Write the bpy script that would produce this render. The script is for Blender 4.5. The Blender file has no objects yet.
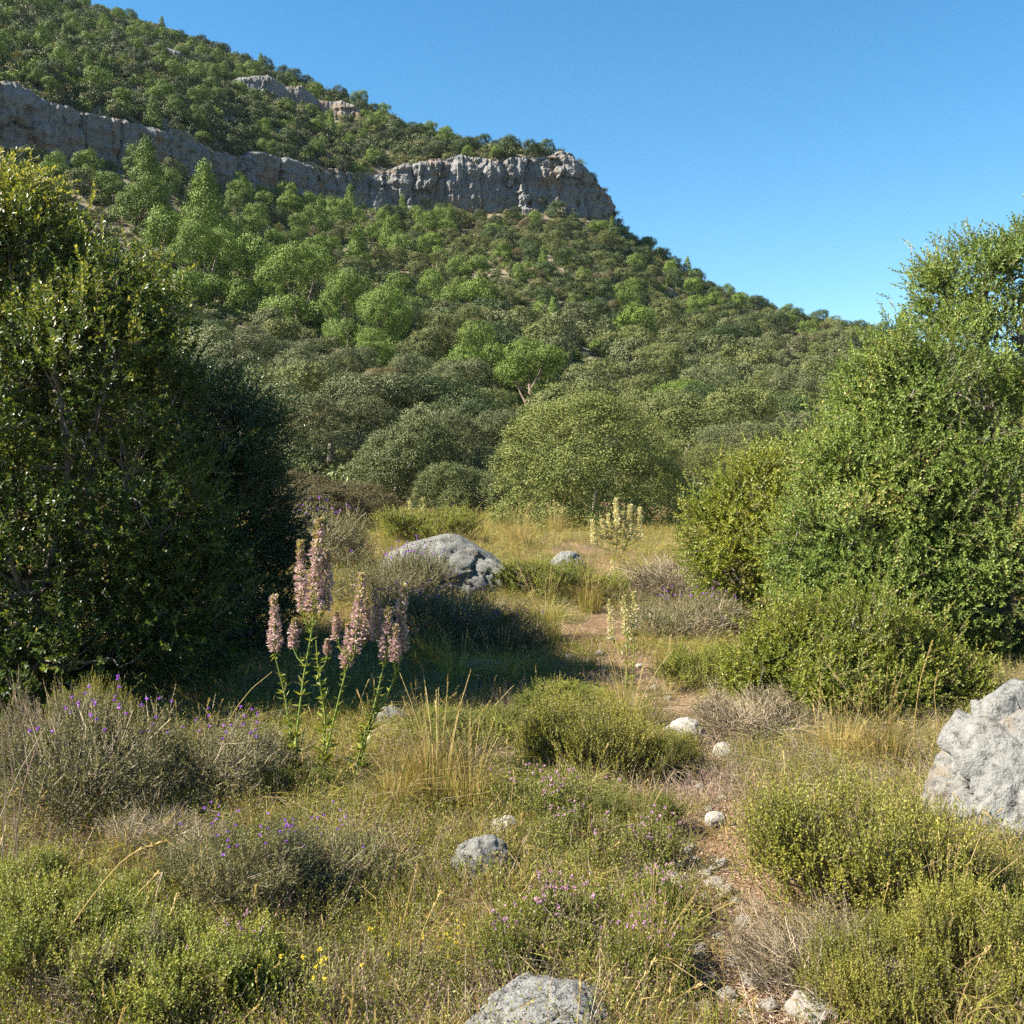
import bpy, bmesh, math, random
import numpy as np

SC = bpy.context.scene
COL = SC.collection
F = 1024.0
PITCH = math.atan(42 / 1024.0)
CP, SP = math.cos(PITCH), math.sin(PITCH)
CAMZ = 1.6
PI = math.pi

# ------------------------------------------------------------------ camera
cam = bpy.data.cameras.new('camera')
cam.sensor_width = 36.0
cam.lens = 36.0
cam.clip_start = 0.05
cam.clip_end = 9000.0
camo = bpy.data.objects.new('camera', cam)
COL.objects.link(camo)
camo.location = (0, 0, CAMZ)
camo.rotation_euler = (PI / 2 - PITCH, 0, 0)
SC.camera = camo

# ------------------------------------------------------------------ sky and sun
SUN_EL = math.radians(41)
SUN_AZ = math.radians(11)          # sun stands over -X, turned this much towards the camera side (-Y)
sun_dir = np.array([-math.cos(SUN_AZ) * math.cos(SUN_EL), -math.sin(SUN_AZ) * math.cos(SUN_EL), math.sin(SUN_EL)])
world = bpy.data.worlds.new('World')
SC.world = world
world.use_nodes = True
wn = world.node_tree
wn.nodes.clear()
sky = wn.nodes.new('ShaderNodeTexSky')
sky.sky_type = 'NISHITA'
sky.sun_disc = False
sky.sun_elevation = SUN_EL
sky.sun_rotation = math.atan2(sun_dir[0], sun_dir[1])
sky.altitude = 300
sky.air_density = 1.0
sky.dust_density = 0.1
sky.ozone_density = 2.2
bg = wn.nodes.new('ShaderNodeBackground')
bg.inputs['Strength'].default_value = 0.053
wo = wn.nodes.new('ShaderNodeOutputWorld')
hsv = wn.nodes.new('ShaderNodeHueSaturation')          # deep clear summer sky
hsv.inputs['Hue'].default_value = 0.491
hsv.inputs['Saturation'].default_value = 1.32
wn.links.new(sky.outputs[0], hsv.inputs['Color'])
wn.links.new(hsv.outputs[0], bg.inputs['Color'])
wn.links.new(bg.outputs[0], wo.inputs['Surface'])
sl = bpy.data.lights.new('sun', 'SUN')
sl.energy = 5.0
sl.angle = math.radians(0.53)
sl.color = (1.0, 0.93, 0.79)
so = bpy.data.objects.new('sun', sl)
COL.objects.link(so)
from mathutils import Vector
so.rotation_euler = Vector(sun_dir).to_track_quat('Z', 'Y').to_euler()
SC.view_settings.view_transform = 'Standard'
SC.view_settings.look = 'None'
SC.view_settings.exposure = 2.02
SC.view_settings.gamma = 1.0
SC.cycles.max_bounces = 2
SC.cycles.diffuse_bounces = 1
SC.cycles.glossy_bounces = 1
SC.cycles.transmission_bounces = 4
SC.cycles.volume_bounces = 0
SC.cycles.use_denoising = False
SC.cycles.use_adaptive_sampling = False

# ------------------------------------------------------------------ numpy helpers
def H3(ix, iy, iz, seed=0):
    h = (ix.astype(np.int64) * 374761393 + iy.astype(np.int64) * 668265263 + iz.astype(np.int64) * 2147483647 + seed * 974711) & 0xffffffff
    h = ((h ^ (h >> 13)) * 1274126177) & 0xffffffff
    h = ((h ^ (h >> 16)) * 2246822519) & 0xffffffff
    return ((h ^ (h >> 15)) & 0xffffff) / float(0xffffff)

def vnoise(p, seed=0):
    p = np.asarray(p, float)
    f = np.floor(p)
    t = p - f
    t = t * t * (3 - 2 * t)
    i = f.astype(np.int64)
    r = 0
    for dx in (0, 1):
        wx = t[..., 0] if dx else 1 - t[..., 0]
        for dy in (0, 1):
            wy = t[..., 1] if dy else 1 - t[..., 1]
            for dz in (0, 1):
                wz = t[..., 2] if dz else 1 - t[..., 2]
                r = r + wx * wy * wz * H3(i[..., 0] + dx, i[..., 1] + dy, i[..., 2] + dz, seed)
    return r * 2 - 1

def fbm(p, octv=4, seed=0, gain=0.5):
    p = np.asarray(p, float)
    s, a, tot = 0, 1.0, 0
    for o in range(octv):
        s = s + a * vnoise(p * (2 ** o) + 17.3 * o, seed + o)
        tot += a
        a *= gain
    return s / tot

def worley(p, seed=0):
    p = np.asarray(p, float)
    b = np.floor(p).astype(np.int64)
    d1 = np.full(p.shape[:-1], 9.0)
    d2 = np.full(p.shape[:-1], 9.0)
    cid = np.zeros(p.shape[:-1])
    for dx in (-1, 0, 1):
        for dy in (-1, 0, 1):
            for dz in (-1, 0, 1):
                c = [b[..., 0] + dx, b[..., 1] + dy, b[..., 2] + dz]
                q = np.stack([c[k] + H3(*c, seed + 11 * k) for k in range(3)], -1)
                d = np.linalg.norm(p - q, axis=-1)
                closer = d < d1
                d2 = np.where(closer, d1, np.minimum(d2, d))
                cid = np.where(closer, H3(*c, seed + 77), cid)
                d1 = np.where(closer, d, d1)
    return d1, d2, cid

def nrm(v):
    return v / np.maximum(np.linalg.norm(v, axis=-1, keepdims=True), 1e-9)

def rsph(rng, n):
    return nrm(rng.normal(size=(n, 3)))

class Geo:
    def __init__(s):
        s.v, s.l, s.n, s.m, s.r, s.c = [], [], [], [], [], 0
    def add(s, V, Fc, mat=0, rnd=0.5):
        V = np.asarray(V, float).reshape(-1, 3)
        Fc = np.asarray(Fc, np.int64)
        s.v.append(V)
        s.l.append((Fc + s.c).ravel())
        s.n.append(np.full(len(Fc), Fc.shape[1]))
        s.m.append(np.full(len(Fc), mat))
        s.r.append(np.broadcast_to(np.asarray(rnd, float), (len(V),)))
        s.c += len(V)
    def fit(s, others=()):
        V = np.concatenate(s.v)
        k = np.array([1 / np.ptp(np.percentile(V[:, 0], [1.5, 98.5])), 1 / np.ptp(np.percentile(V[:, 1], [1.5, 98.5])), 1 / np.percentile(V[:, 2], 98.5)])
        for g in (s, *others):
            g.v = [v * k for v in g.v]
    def mesh(s, name, mats, smooth=False):
        me = bpy.data.meshes.new(name)
        V = np.concatenate(s.v)
        L = np.concatenate(s.l)
        N = np.concatenate(s.n)
        me.vertices.add(len(V))
        me.vertices.foreach_set('co', V.astype(np.float32).ravel())
        me.loops.add(len(L))
        me.loops.foreach_set('vertex_index', L.astype(np.int32))
        me.polygons.add(len(N))
        me.polygons.foreach_set('loop_start', np.concatenate([[0], np.cumsum(N)[:-1]]).astype(np.int32))
        me.polygons.foreach_set('material_index', np.concatenate(s.m).astype(np.int32))
        me.polygons.foreach_set('use_smooth', np.full(len(N), smooth))
        for m in mats:
            me.materials.append(m)
        me.update(calc_edges=True)
        a = me.attributes.new('rnd', 'FLOAT', 'POINT')
        a.data.foreach_set('value', np.concatenate(s.r).astype(np.float32))
        return me

def link(name, me, loc=(0, 0, 0), parent=None):
    o = bpy.data.objects.new(name, me)
    COL.objects.link(o)
    o.location = loc
    if parent is not None:
        o.parent = parent
    return o

def tag(o, label, cat, group=None):
    o['label'] = label
    o['category'] = cat
    if group:
        o['group'] = group
    return o

def thing(name, label, cat, loc=(0, 0, 0), rz=0, group=None):
    o = bpy.data.objects.new(name, None)
    o.empty_display_size = 0.1
    COL.objects.link(o)
    o.location = loc
    o.rotation_euler = (0, 0, rz)
    return tag(o, label, cat, group)

def leaves(g, P, D, N, L, W, mat=0, rnd=0.5, fold=0.18):
    """one folded four-point blade per row"""
    n = len(P)
    if n == 0:
        return
    L = np.broadcast_to(np.asarray(L, float), (n,))[:, None]
    W = np.broadcast_to(np.asarray(W, float), (n,))[:, None]
    S = nrm(np.cross(D, N))
    U = np.cross(S, D)
    V = np.empty((n, 4, 3))
    V[:, 0] = P
    V[:, 1] = P + D * L * .48 + S * W * .5 + U * W * fold
    V[:, 2] = P + D * L
    V[:, 3] = P + D * L * .48 - S * W * .5 + U * W * fold
    g.add(V, np.arange(n * 4).reshape(n, 4), mat, np.repeat(np.broadcast_to(rnd, (n,)), 4))

def tube(g, pts, rad, sides=5, mat=0, rnd=0.5):
    pts = np.asarray(pts, float)
    rad = np.broadcast_to(np.asarray(rad, float), (len(pts),))
    T = nrm(np.gradient(pts, axis=0))
    ref = np.array([0.31, 0.95, 0.05]) if abs(T[0, 2]) > .6 else np.array([0, 0, 1.0])
    A = nrm(np.cross(T, ref))
    B = np.cross(T, A)
    th = np.arange(sides) * 2 * PI / sides
    V = pts[:, None] + rad[:, None, None] * (A[:, None] * np.cos(th)[None, :, None] + B[:, None] * np.sin(th)[None, :, None])
    k = len(pts)
    i = np.arange(k - 1)[:, None] * sides
    j = np.arange(sides)[None]
    j2 = (j + 1) % sides
    Fc = np.stack([i + j, i + j2, i + sides + j2, i + sides + j], -1).reshape(-1, 4)
    g.add(V, Fc, mat, rnd)

def strips(g, P0, P1, P2, W, mat=0, rnd=0.5, taper=.08):
    """grass blades: two-segment ribbons from P0 over P1 to P2"""
    n = len(P0)
    W = np.broadcast_to(np.asarray(W, float), (n,))[:, None]
    D = nrm(P2 - P0)
    S = nrm(np.cross(D, nrm(np.stack([D[:, 1] + .3, -D[:, 0] + .2, D[:, 2] * 0 + .05], -1))))
    V = np.empty((n, 6, 3))
    V[:, 0] = P0 + S * W * .5
    V[:, 1] = P0 - S * W * .5
    V[:, 2] = P1 + S * W * .4
    V[:, 3] = P1 - S * W * .4
    V[:, 4] = P2 + S * W * taper
    V[:, 5] = P2 - S * W * taper
    b = np.arange(n)[:, None] * 6
    Fc = np.concatenate([b + np.array([[0, 1, 3, 2]]), b + np.array([[2, 3, 5, 4]])])
    g.add(V, Fc, mat, np.repeat(np.broadcast_to(rnd, (n,)), 6))

def sprigs(g, O, A, ln, k, L, W, rng, spread=55, ml=0, ms=1, stem_w=.003, droop=0.0, tone=None, rs=.28):
    """leafy shoots: O base points, A unit axes; k leaves up each shoot"""
    n = len(O)
    ln = np.broadcast_to(np.asarray(ln, float), (n,))
    R = rsph(rng, n)
    B = nrm(np.cross(A, R))
    C = np.cross(A, B)
    t = (np.arange(k) + .6 + rng.uniform(-.3, .3, (n, k))) / k
    t = .12 + .88 * np.clip(t, 0, 1)
    phi = np.arange(k)[None] * 2.4 + rng.uniform(0, 6.28, (n, 1)) + rng.normal(0, .25, (n, k))
    sp = np.radians(spread) * (1.1 - .6 * t) + rng.normal(0, .18, (n, k))
    rad = B[:, None] * np.cos(phi)[..., None] + C[:, None] * np.sin(phi)[..., None]
    D = A[:, None] * np.cos(sp)[..., None] + rad * np.sin(sp)[..., None]
    N = A[:, None] * np.sin(sp)[..., None] - rad * np.cos(sp)[..., None]
    base = O[:, None] + A[:, None] * (t * ln[:, None])[..., None]
    base[..., 2] -= droop * ln[:, None] * t ** 2
    if tone is None:
        tone = rng.uniform(.3, .7, n)
    rv = np.clip(tone[:, None] + rng.normal(0, rs, (n, k)) * .6, 0, 1)
    leaves(g, base.reshape(-1, 3), nrm(D.reshape(-1, 3)), nrm(N.reshape(-1, 3)),
           (L * rng.uniform(.7, 1.25, (n, k)) * (1.1 - .45 * t)).ravel(), (W * rng.uniform(.75, 1.2, (n, k))).ravel(), ml, rv.ravel())
    tip = O + A * ln[:, None]
    tip[:, 2] -= droop * ln
    if stem_w:
        strips(g, O, (O + tip) / 2, tip, stem_w, ms, rng.uniform(0, 1, n))

def lobe_points(rng, lobes, n, down=-.45, amp=.16, fq=2.6, depth=.12, cull=.82, seed=0):
    lobes = np.asarray(lobes, float)
    w = (lobes[:, 3] * lobes[:, 5]) ** .75
    w = w / w.sum()
    P, N = [], []
    got = 0
    while got < n:
        m = int((n - got) * 1.7) + 60
        li = rng.choice(len(lobes), m, p=w)
        d = rsph(rng, m)
        ok = d[:, 2] > down + rng.uniform(-.2, .1, m)
        d, li = d[ok], li[ok]
        r = 1 + amp * fbm(d * fq + lobes[li, :3] * 1.7, 3, seed) - np.abs(rng.normal(0, depth, len(d)))
        p = lobes[li, :3] + d * lobes[li, 3:6] * r[:, None]
        keep = np.ones(len(p), bool)
        for q in range(len(lobes)):
            e = np.linalg.norm((p - lobes[q, :3]) / lobes[q, 3:6], axis=1)
            keep &= (li == q) | (e > cull) | (rng.random(len(p)) < .08)
        keep &= p[:, 2] > .02
        p = p[keep]
        P.append(p)
        N.append(nrm(d[keep] / lobes[li[keep], 3:6]))
        got += len(p)
    return np.concatenate(P)[:n], np.concatenate(N)[:n]

# ------------------------------------------------------------------ materials
def mat_base(name):
    m = bpy.data.materials.new(name)
    m.use_nodes = True
    nt = m.node_tree
    nt.nodes.clear()
    return m, nt, nt.nodes.new, nt.links.new

def ramp(nd, stops):
    cr = nd.color_ramp
    while len(cr.elements) > 1:
        cr.elements.remove(cr.elements[-1])
    for i, (p, c) in enumerate(stops):
        e = cr.elements[0] if i == 0 else cr.elements.new(p)
        e.position = p
        e.color = (*c, 1)

def leaf_mat(name, stops, trans=.3, rough=.5, spec=.35, vary=.25, tint=(1.25, 1.15, .55), patch=0.0, patch_scale=1.2):
    m, nt, new, ln = mat_base(name)
    at = new('ShaderNodeAttribute')
    at.attribute_name = 'rnd'
    cr = new('ShaderNodeValToRGB')
    ramp(cr, stops)
    src = at.outputs['Fac']
    if patch:
        tc = new('ShaderNodeTexCoord')
        nz = new('ShaderNodeTexNoise')
        nz.inputs['Scale'].default_value = patch_scale
        nz.inputs['Detail'].default_value = 2
        ln(tc.outputs['Object'], nz.inputs['Vector'])
        ma = new('ShaderNodeMath')
        ma.operation = 'MULTIPLY_ADD'
        mb = new('ShaderNodeMath')
        mb.operation = 'SUBTRACT'
        mb.inputs[1].default_value = .5
        ln(nz.outputs['Fac'], mb.inputs[0])
        ln(mb.outputs[0], ma.inputs[0])
        ma.inputs[1].default_value = patch
        ln(src, ma.inputs[2])
        src = ma.outputs[0]
    ln(src, cr.inputs['Fac'])
    oi = new('ShaderNodeObjectInfo')
    hs = new('ShaderNodeHueSaturation')
    mr = new('ShaderNodeMapRange')
    mr.inputs['To Min'].default_value = 1 - vary
    mr.inputs['To Max'].default_value = 1 + vary
    ln(oi.outputs['Random'], mr.inputs['Value'])
    ln(mr.outputs[0], hs.inputs['Value'])
    ln(cr.outputs['Color'], hs.inputs['Color'])
    pb = new('ShaderNodeBsdfPrincipled')
    pb.inputs['Roughness'].default_value = rough
    pb.inputs['Specular IOR Level'].default_value = spec
    ln(hs.outputs['Color'], pb.inputs['Base Color'])
    tr = new('ShaderNodeBsdfTranslucent')
    mx = new('ShaderNodeMix')
    mx.data_type = 'RGBA'
    mx.blend_type = 'MULTIPLY'
    mx.inputs['Factor'].default_value = 1
    ln(hs.outputs['Color'], mx.inputs['A'])
    mx.inputs['B'].default_value = (*tint, 1)
    ln(mx.outputs['Result'], tr.inputs['Color'])
    ms = new('ShaderNodeMixShader')
    ms.inputs[0].default_value = trans
    ln(pb.outputs[0], ms.inputs[1])
    ln(tr.outputs[0], ms.inputs[2])
    out = new('ShaderNodeOutputMaterial')
    ln(ms.outputs[0], out.inputs['Surface'])
    return m

def bark_mat(name, c1, c2, scale=14):
    m, nt, new, ln = mat_base(name)
    tc = new('ShaderNodeTexCoord')
    nz = new('ShaderNodeTexNoise')
    nz.inputs['Scale'].default_value = scale
    nz.inputs['Detail'].default_value = 5
    ln(tc.outputs['Object'], nz.inputs['Vector'])
    cr = new('ShaderNodeValToRGB')
    ramp(cr, [(.3, c1), (.7, c2)])
    ln(nz.outputs['Fac'], cr.inputs['Fac'])
    pb = new('ShaderNodeBsdfPrincipled')
    pb.inputs['Roughness'].default_value = .85
    ln(cr.outputs['Color'], pb.inputs['Base Color'])
    bp = new('ShaderNodeBump')
    bp.inputs['Strength'].default_value = .5
    bp.inputs['Distance'].default_value = .01
    ln(nz.outputs['Fac'], bp.inputs['Height'])
    ln(bp.outputs[0], pb.inputs['Normal'])
    out = new('ShaderNodeOutputMaterial')
    ln(pb.outputs[0], out.inputs['Surface'])
    return m

def rock_mat(name, base, dark, stain, scale=1.0, streak=False, bump=.02, lich=0.5):
    m, nt, new, ln = mat_base(name)
    tc = new('ShaderNodeTexCoord')
    def noise(sc, det=6, vec=None, dist=0.0):
        n = new('ShaderNodeTexNoise')
        n.inputs['Scale'].default_value = sc
        n.inputs['Detail'].default_value = det
        n.inputs['Roughness'].default_value = .62
        n.inputs['Distortion'].default_value = dist
        ln(vec or tc.outputs['Object'], n.inputs['Vector'])
        return n
    def mix(fac, a, b, mode='MIX'):
        x = new('ShaderNodeMix')
        x.data_type = 'RGBA'
        x.blend_type = mode
        if isinstance(fac, (int, float)):
            x.inputs['Factor'].default_value = fac
        else:
            ln(fac, x.inputs['Factor'])
        for k, v in (('A', a), ('B', b)):
            if isinstance(v, tuple):
                x.inputs[k].default_value = (*v, 1)
            else:
                ln(v, x.inputs[k])
        return x.outputs['Result']
    def rmp(src, a, b):
        r = new('ShaderNodeMapRange')
        r.inputs['From Min'].default_value = a
        r.inputs['From Max'].default_value = b
        ln(src, r.inputs['Value'])
        return r.outputs[0]
    n1 = noise(2.2 * scale, 8)
    n2 = noise(9 * scale, 8)
    n3 = noise(1.1 * scale, 4, dist=.6)
    n4 = noise(28 * scale, 6)
    c = mix(rmp(n1.outputs['Fac'], .35, .68), base, tuple(v * .72 for v in base))
    c = mix(rmp(n3.outputs['Fac'], .54, .68), c, stain)
    spots = new('ShaderNodeMath')
    spots.operation = 'MULTIPLY'
    ln(rmp(n2.outputs['Fac'], .53, .64), spots.inputs[0])
    spots.inputs[1].default_value = lich
    c = mix(spots.outputs[0], c, dark)
    c = mix(rmp(n4.outputs['Fac'], .62, .70), c, tuple(min(.8, v * 1.25) for v in base))
    if streak:
        mp = new('ShaderNodeMapping')
        mp.inputs['Scale'].default_value = (1.0, 1.0, .12)
        ln(tc.outputs['Object'], mp.inputs['Vector'])
        st = noise(.5, 6, mp.outputs[0], .3)
        c = mix(rmp(st.outputs['Fac'], .58, .74), c, dark)
        st2 = noise(.23, 5, mp.outputs[0], .8)
        c = mix(rmp(st2.outputs['Fac'], .60, .72), c, stain)
    pb = new('ShaderNodeBsdfPrincipled')
    pb.inputs['Roughness'].default_value = .92
    pb.inputs['Specular IOR Level'].default_value = .2
    ln(c, pb.inputs['Base Color'])
    vo = new('ShaderNodeTexVoronoi')
    vo.feature = 'DISTANCE_TO_EDGE'
    vo.inputs['Scale'].default_value = 3.2 * scale
    wv = mix(.25, tc.outputs['Object'], n1.outputs['Color'])
    ln(wv, vo.inputs['Vector'])
    cr = rmp(vo.outputs['Distance'], 0, .05)
    ad = new('ShaderNodeMath')
    ad.operation = 'MULTIPLY_ADD'
    ln(cr, ad.inputs[0])
    ad.inputs[1].default_value = .22
    a2 = new('ShaderNodeMath')
    a2.operation = 'ADD'
    ln(n2.outputs['Fac'], a2.inputs[0])
    ln(n4.outputs['Fac'], a2.inputs[1])
    ln(a2.outputs[0], ad.inputs[2])
    bp = new('ShaderNodeBump')
    bp.inputs['Strength'].default_value = .8
    bp.inputs['Distance'].default_value = bump
    ln(ad.outputs[0], bp.inputs['Height'])
    ln(bp.outputs[0], pb.inputs['Normal'])
    out = new('ShaderNodeOutputMaterial')
    ln(pb.outputs[0], out.inputs['Surface'])
    return m

def ground_mat():
    m, nt, new, ln = mat_base('dry_ground')
    ge = new('ShaderNodeNewGeometry')
    def noise(sc, det=6, dist=0.0):
        n = new('ShaderNodeTexNoise')
        n.inputs['Scale'].default_value = sc
        n.inputs['Detail'].default_value = det
        n.inputs['Roughness'].default_value = .65
        n.inputs['Distortion'].default_value = dist
        ln(ge.outputs['Position'], n.inputs['Vector'])
        return n
    big, mid, fine, grit = noise(.11, 5), noise(1.3, 7, .4), noise(13, 8), noise(70, 5)
    cr = new('ShaderNodeValToRGB')
    ramp(cr, [(.28, (.10, .062, .036)), (.44, (.19, .10, .057)), (.56, (.28, .172, .105)), (.72, (.33, .25, .165))])
    add = new('ShaderNodeMath')
    add.operation = 'MULTIPLY_ADD'
    ln(fine.outputs['Fac'], add.inputs[0])
    add.inputs[1].default_value = .55
    mm = new('ShaderNodeMath')
    mm.operation = 'MULTIPLY'
    ln(mid.outputs['Fac'], mm.inputs[0])
    mm.inputs[1].default_value = .45
    ln(mm.outputs[0], add.inputs[2])
    ln(add.outputs[0], cr.inputs['Fac'])
    gr = new('ShaderNodeValToRGB')
    ramp(gr, [(.42, (.075, .072, .032)), (.6, (.19, .155, .085))])
    ln(mid.outputs['Fac'], gr.inputs['Fac'])
    mx = new('ShaderNodeMix')
    mx.data_type = 'RGBA'
    mr = new('ShaderNodeMapRange')
    mr.inputs['From Min'].default_value = .42
    mr.inputs['From Max'].default_value = .6
    ln(big.outputs['Fac'], mr.inputs['Value'])
    sc = new('ShaderNodeMath')
    sc.operation = 'MULTIPLY'
    sc.inputs[1].default_value = .8
    ln(mr.outputs[0], sc.inputs[0])
    ln(sc.outputs[0], mx.inputs['Factor'])
    ln(cr.outputs['Color'], mx.inputs['A'])
    ln(gr.outputs['Color'], mx.inputs['B'])
    sx = new('ShaderNodeSeparateXYZ')
    ln(ge.outputs['Position'], sx.inputs[0])
    hr = new('ShaderNodeMapRange')
    hr.inputs['From Min'].default_value = 30
    hr.inputs['From Max'].default_value = 75
    hr.inputs['To Max'].default_value = .85
    ln(sx.outputs['Y'], hr.inputs['Value'])
    hc = new('ShaderNodeValToRGB')
    ramp(hc, [(.38, (.075, .072, .045)), (.5, (.15, .125, .082)), (.66, (.26, .225, .165))])
    ln(mid.outputs['Fac'], hc.inputs['Fac'])
    mh = new('ShaderNodeMix')
    mh.data_type = 'RGBA'
    ln(hr.outputs[0], mh.inputs['Factor'])
    ln(mx.outputs['Result'], mh.inputs['A'])
    ln(hc.outputs['Color'], mh.inputs['B'])
    mx = mh
    pb = new('ShaderNodeBsdfPrincipled')
    pb.inputs['Roughness'].default_value = .95
    pb.inputs['Specular IOR Level'].default_value = .1
    ln(mx.outputs['Result'], pb.inputs['Base Color'])
    hb = new('ShaderNodeMath')
    hb.operation = 'ADD'
    ln(fine.outputs['Fac'], hb.inputs[0])
    ln(grit.outputs['Fac'], hb.inputs[1])
    bp = new('ShaderNodeBump')
    bp.inputs['Strength'].default_value = .9
    bp.inputs['Distance'].default_value = .02
    ln(hb.outputs[0], bp.inputs['Height'])
    ln(bp.outputs[0], pb.inputs['Normal'])
    out = new('ShaderNodeOutputMaterial')
    ln(pb.outputs[0], out.inputs['Surface'])
    return m

M = {}
M['ground'] = ground_mat()
M['cliff'] = rock_mat('limestone_cliff', (.192, .188, .185), (.05, .05, .052), (.20, .135, .085), .16, True, .35, .6)
M['rock'] = rock_mat('grey_limestone', (.205, .202, .192), (.055, .053, .048), (.16, .115, .07), 3.0, False, .02, .8)
M['lichen_rock'] = rock_mat('lichened_limestone', (.225, .222, .205), (.026, .027, .026), (.15, .12, .08), 4.5, False, .03, 1.0)
M['palestone'] = rock_mat('pale_stone', (.34, .315, .28), (.15, .13, .11), (.30, .21, .14), 6.0, False, .006, .4)
M['bark'] = bark_mat('grey_bark', (.10, .082, .066), (.26, .225, .19))
M['pinebark'] = bark_mat('brown_bark', (.09, .06, .045), (.20, .15, .115))
M['twig'] = leaf_mat('brown_twig', [(0, (.07, .045, .03)), (1, (.19, .14, .10))], .0, .8, .2, .1)
M['greytwig'] = leaf_mat('grey_twig', [(0, (0.110, 0.085, 0.064)), (1, (0.374, 0.300, 0.221))], .0, .8, .2, .1)
M['mastic'] = leaf_mat('mastic_leaf', [(0, (.026, .050, .010)), (.5, (.055, .092, .017)), (.8, (.12, .150, .026)), (1, (.26, .265, .065))], .42, .40, .4, .05)
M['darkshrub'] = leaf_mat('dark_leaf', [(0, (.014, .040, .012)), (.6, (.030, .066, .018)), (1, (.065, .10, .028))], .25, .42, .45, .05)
M['oakleaf'] = leaf_mat('kermes_leaf', [(0, (0.075, 0.119, 0.023)), (.5, (0.141, 0.198, 0.041)), (.85, (0.214, 0.262, 0.057)), (1, (0.396, 0.317, 0.122))], .32, .45, .33, .08)
M['brightleaf'] = leaf_mat('bright_leaf', [(0, (0.094, 0.123, 0.014)), (.5, (0.174, 0.210, 0.023)), (.9, (0.291, 0.284, 0.041)), (1, (.27, .275, .065))], .34, .45, .4, .08)
M['yellowleaf'] = leaf_mat('yellowish_leaf', [(0, (0.115, 0.127, 0.020)), (.5, (0.218, 0.220, 0.032)), (1, (0.356, 0.319, 0.063))], .36, .5, .35, .10)
M['thyme'] = leaf_mat('thyme_leaf', [(0, (0.063, 0.070, 0.022)), (.5, (0.126, 0.129, 0.041)), (1, (0.216, 0.194, 0.075))], .25, .6, .25, .15)
M['grey'] = leaf_mat('greyed_leaf', [(0, (0.098, 0.086, 0.044)), (.6, (0.185, 0.155, 0.078)), (1, (0.293, 0.224, 0.119))], .2, .7, .2, .15)
M['olive'] = leaf_mat('olive_leaf', [(0, (0.054, 0.066, 0.016)), (.5, (0.098, 0.112, 0.029)), (1, (0.171, 0.179, 0.061))], .06, .55, .2, .10, patch=.3)
M['roundbush'] = leaf_mat('dense_olive_leaf', [(0, (0.062, 0.080, 0.017)), (.5, (0.112, 0.134, 0.031)), (1, (0.214, 0.217, 0.063))], .06, .55, .2, .10, patch=.25)
M['olive2'] = leaf_mat('silvery_olive_leaf', [(0, (0.058, 0.068, 0.025)), (.5, (0.100, 0.111, 0.043)), (1, (0.163, 0.174, 0.080))], .06, .55, .2, .12, patch=.3)
M['oak'] = leaf_mat('evergreen_oak_leaf', [(0, (0.023, 0.039, 0.010)), (.5, (0.043, 0.065, 0.016)), (1, (0.074, 0.098, 0.027))], .06, .55, .2, .22, patch=.3)
M['pine'] = leaf_mat('pine_needle', [(0, (0.060, 0.096, 0.012)), (.5, (0.106, 0.158, 0.021)), (1, (0.171, 0.231, 0.035))], .06, .55, .2, .18, patch=.3)
M['brown'] = leaf_mat('dry_brown_leaf', [(0, (0.068, 0.058, 0.029)), (.5, (0.124, 0.105, 0.052)), (1, (0.195, 0.164, 0.084))], .25, .6, .25, .2)
M['scrub'] = leaf_mat('scrub_leaf', [(0, (0.044, 0.058, 0.015)), (.5, (0.080, 0.100, 0.028)), (1, (0.151, 0.152, 0.050))], .06, .55, .3, .3)
M['straw'] = leaf_mat('straw_blade', [(0, (0.197, 0.134, 0.046)), (.5, (0.340, 0.243, 0.084)), (1, (0.502, 0.386, 0.162))], .35, .55, .3, .15, tint=(1.1, 1.0, .7))
M['greenblade'] = leaf_mat('green_blade', [(0, (0.095, 0.122, 0.018)), (.5, (0.191, 0.213, 0.036)), (1, (0.382, 0.341, 0.077))], .40, .5, .35, .15)
M['herb'] = leaf_mat('herb_leaf', [(0, (0.084, 0.110, 0.015)), (.5, (0.161, 0.187, 0.029)), (1, (0.295, 0.283, 0.051))], .35, .5, .3, .2)
M['pinkherb'] = leaf_mat('dry_pink_herb', [(0, (.17, .095, .075)), (.5, (.30, .19, .155)), (1, (.48, .34, .29))], .3, .7, .2, .15, tint=(1.1, .9, .8))
M['litter'] = leaf_mat('litter_leaf', [(0, (0.104, 0.065, 0.042)), (.5, (0.240, 0.163, 0.110)), (1, (0.400, 0.304, 0.228))], .1, .8, .2, .2)
M['floret'] = leaf_mat('pink_floret', [(0, (0.336, 0.228, 0.207)), (.5, (0.526, 0.384, 0.368)), (1, (0.694, 0.576, 0.540))], .35, .6, .2, .05, tint=(1.1, .9, .95))
M['bud'] = leaf_mat('green_yellow_bud', [(0, (.16, .15, .045)), (.5, (.29, .26, .09)), (1, (.45, .38, .19))], .35, .55, .25, .05)
M['stem'] = leaf_mat('green_stem', [(0, (0.143, 0.198, 0.038)), (1, (0.275, 0.319, 0.085))], .25, .45, .35, .05)
M['cream'] = leaf_mat('cream_floret', [(0, (0.352, 0.329, 0.156)), (.5, (0.563, 0.516, 0.300)), (1, (0.774, 0.703, 0.504))], .35, .6, .2, .05)
M['purple'] = leaf_mat('purple_petal', [(0, (.22, .06, .38)), (1, (.46, .17, .66))], .35, .5, .3, .05, tint=(1, .9, 1.1))
M['pinkpetal'] = leaf_mat('pink_petal', [(0, (.34, .17, .25)), (1, (.52, .33, .40))], .35, .5, .3, .05, tint=(1, .9, 1))
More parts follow.
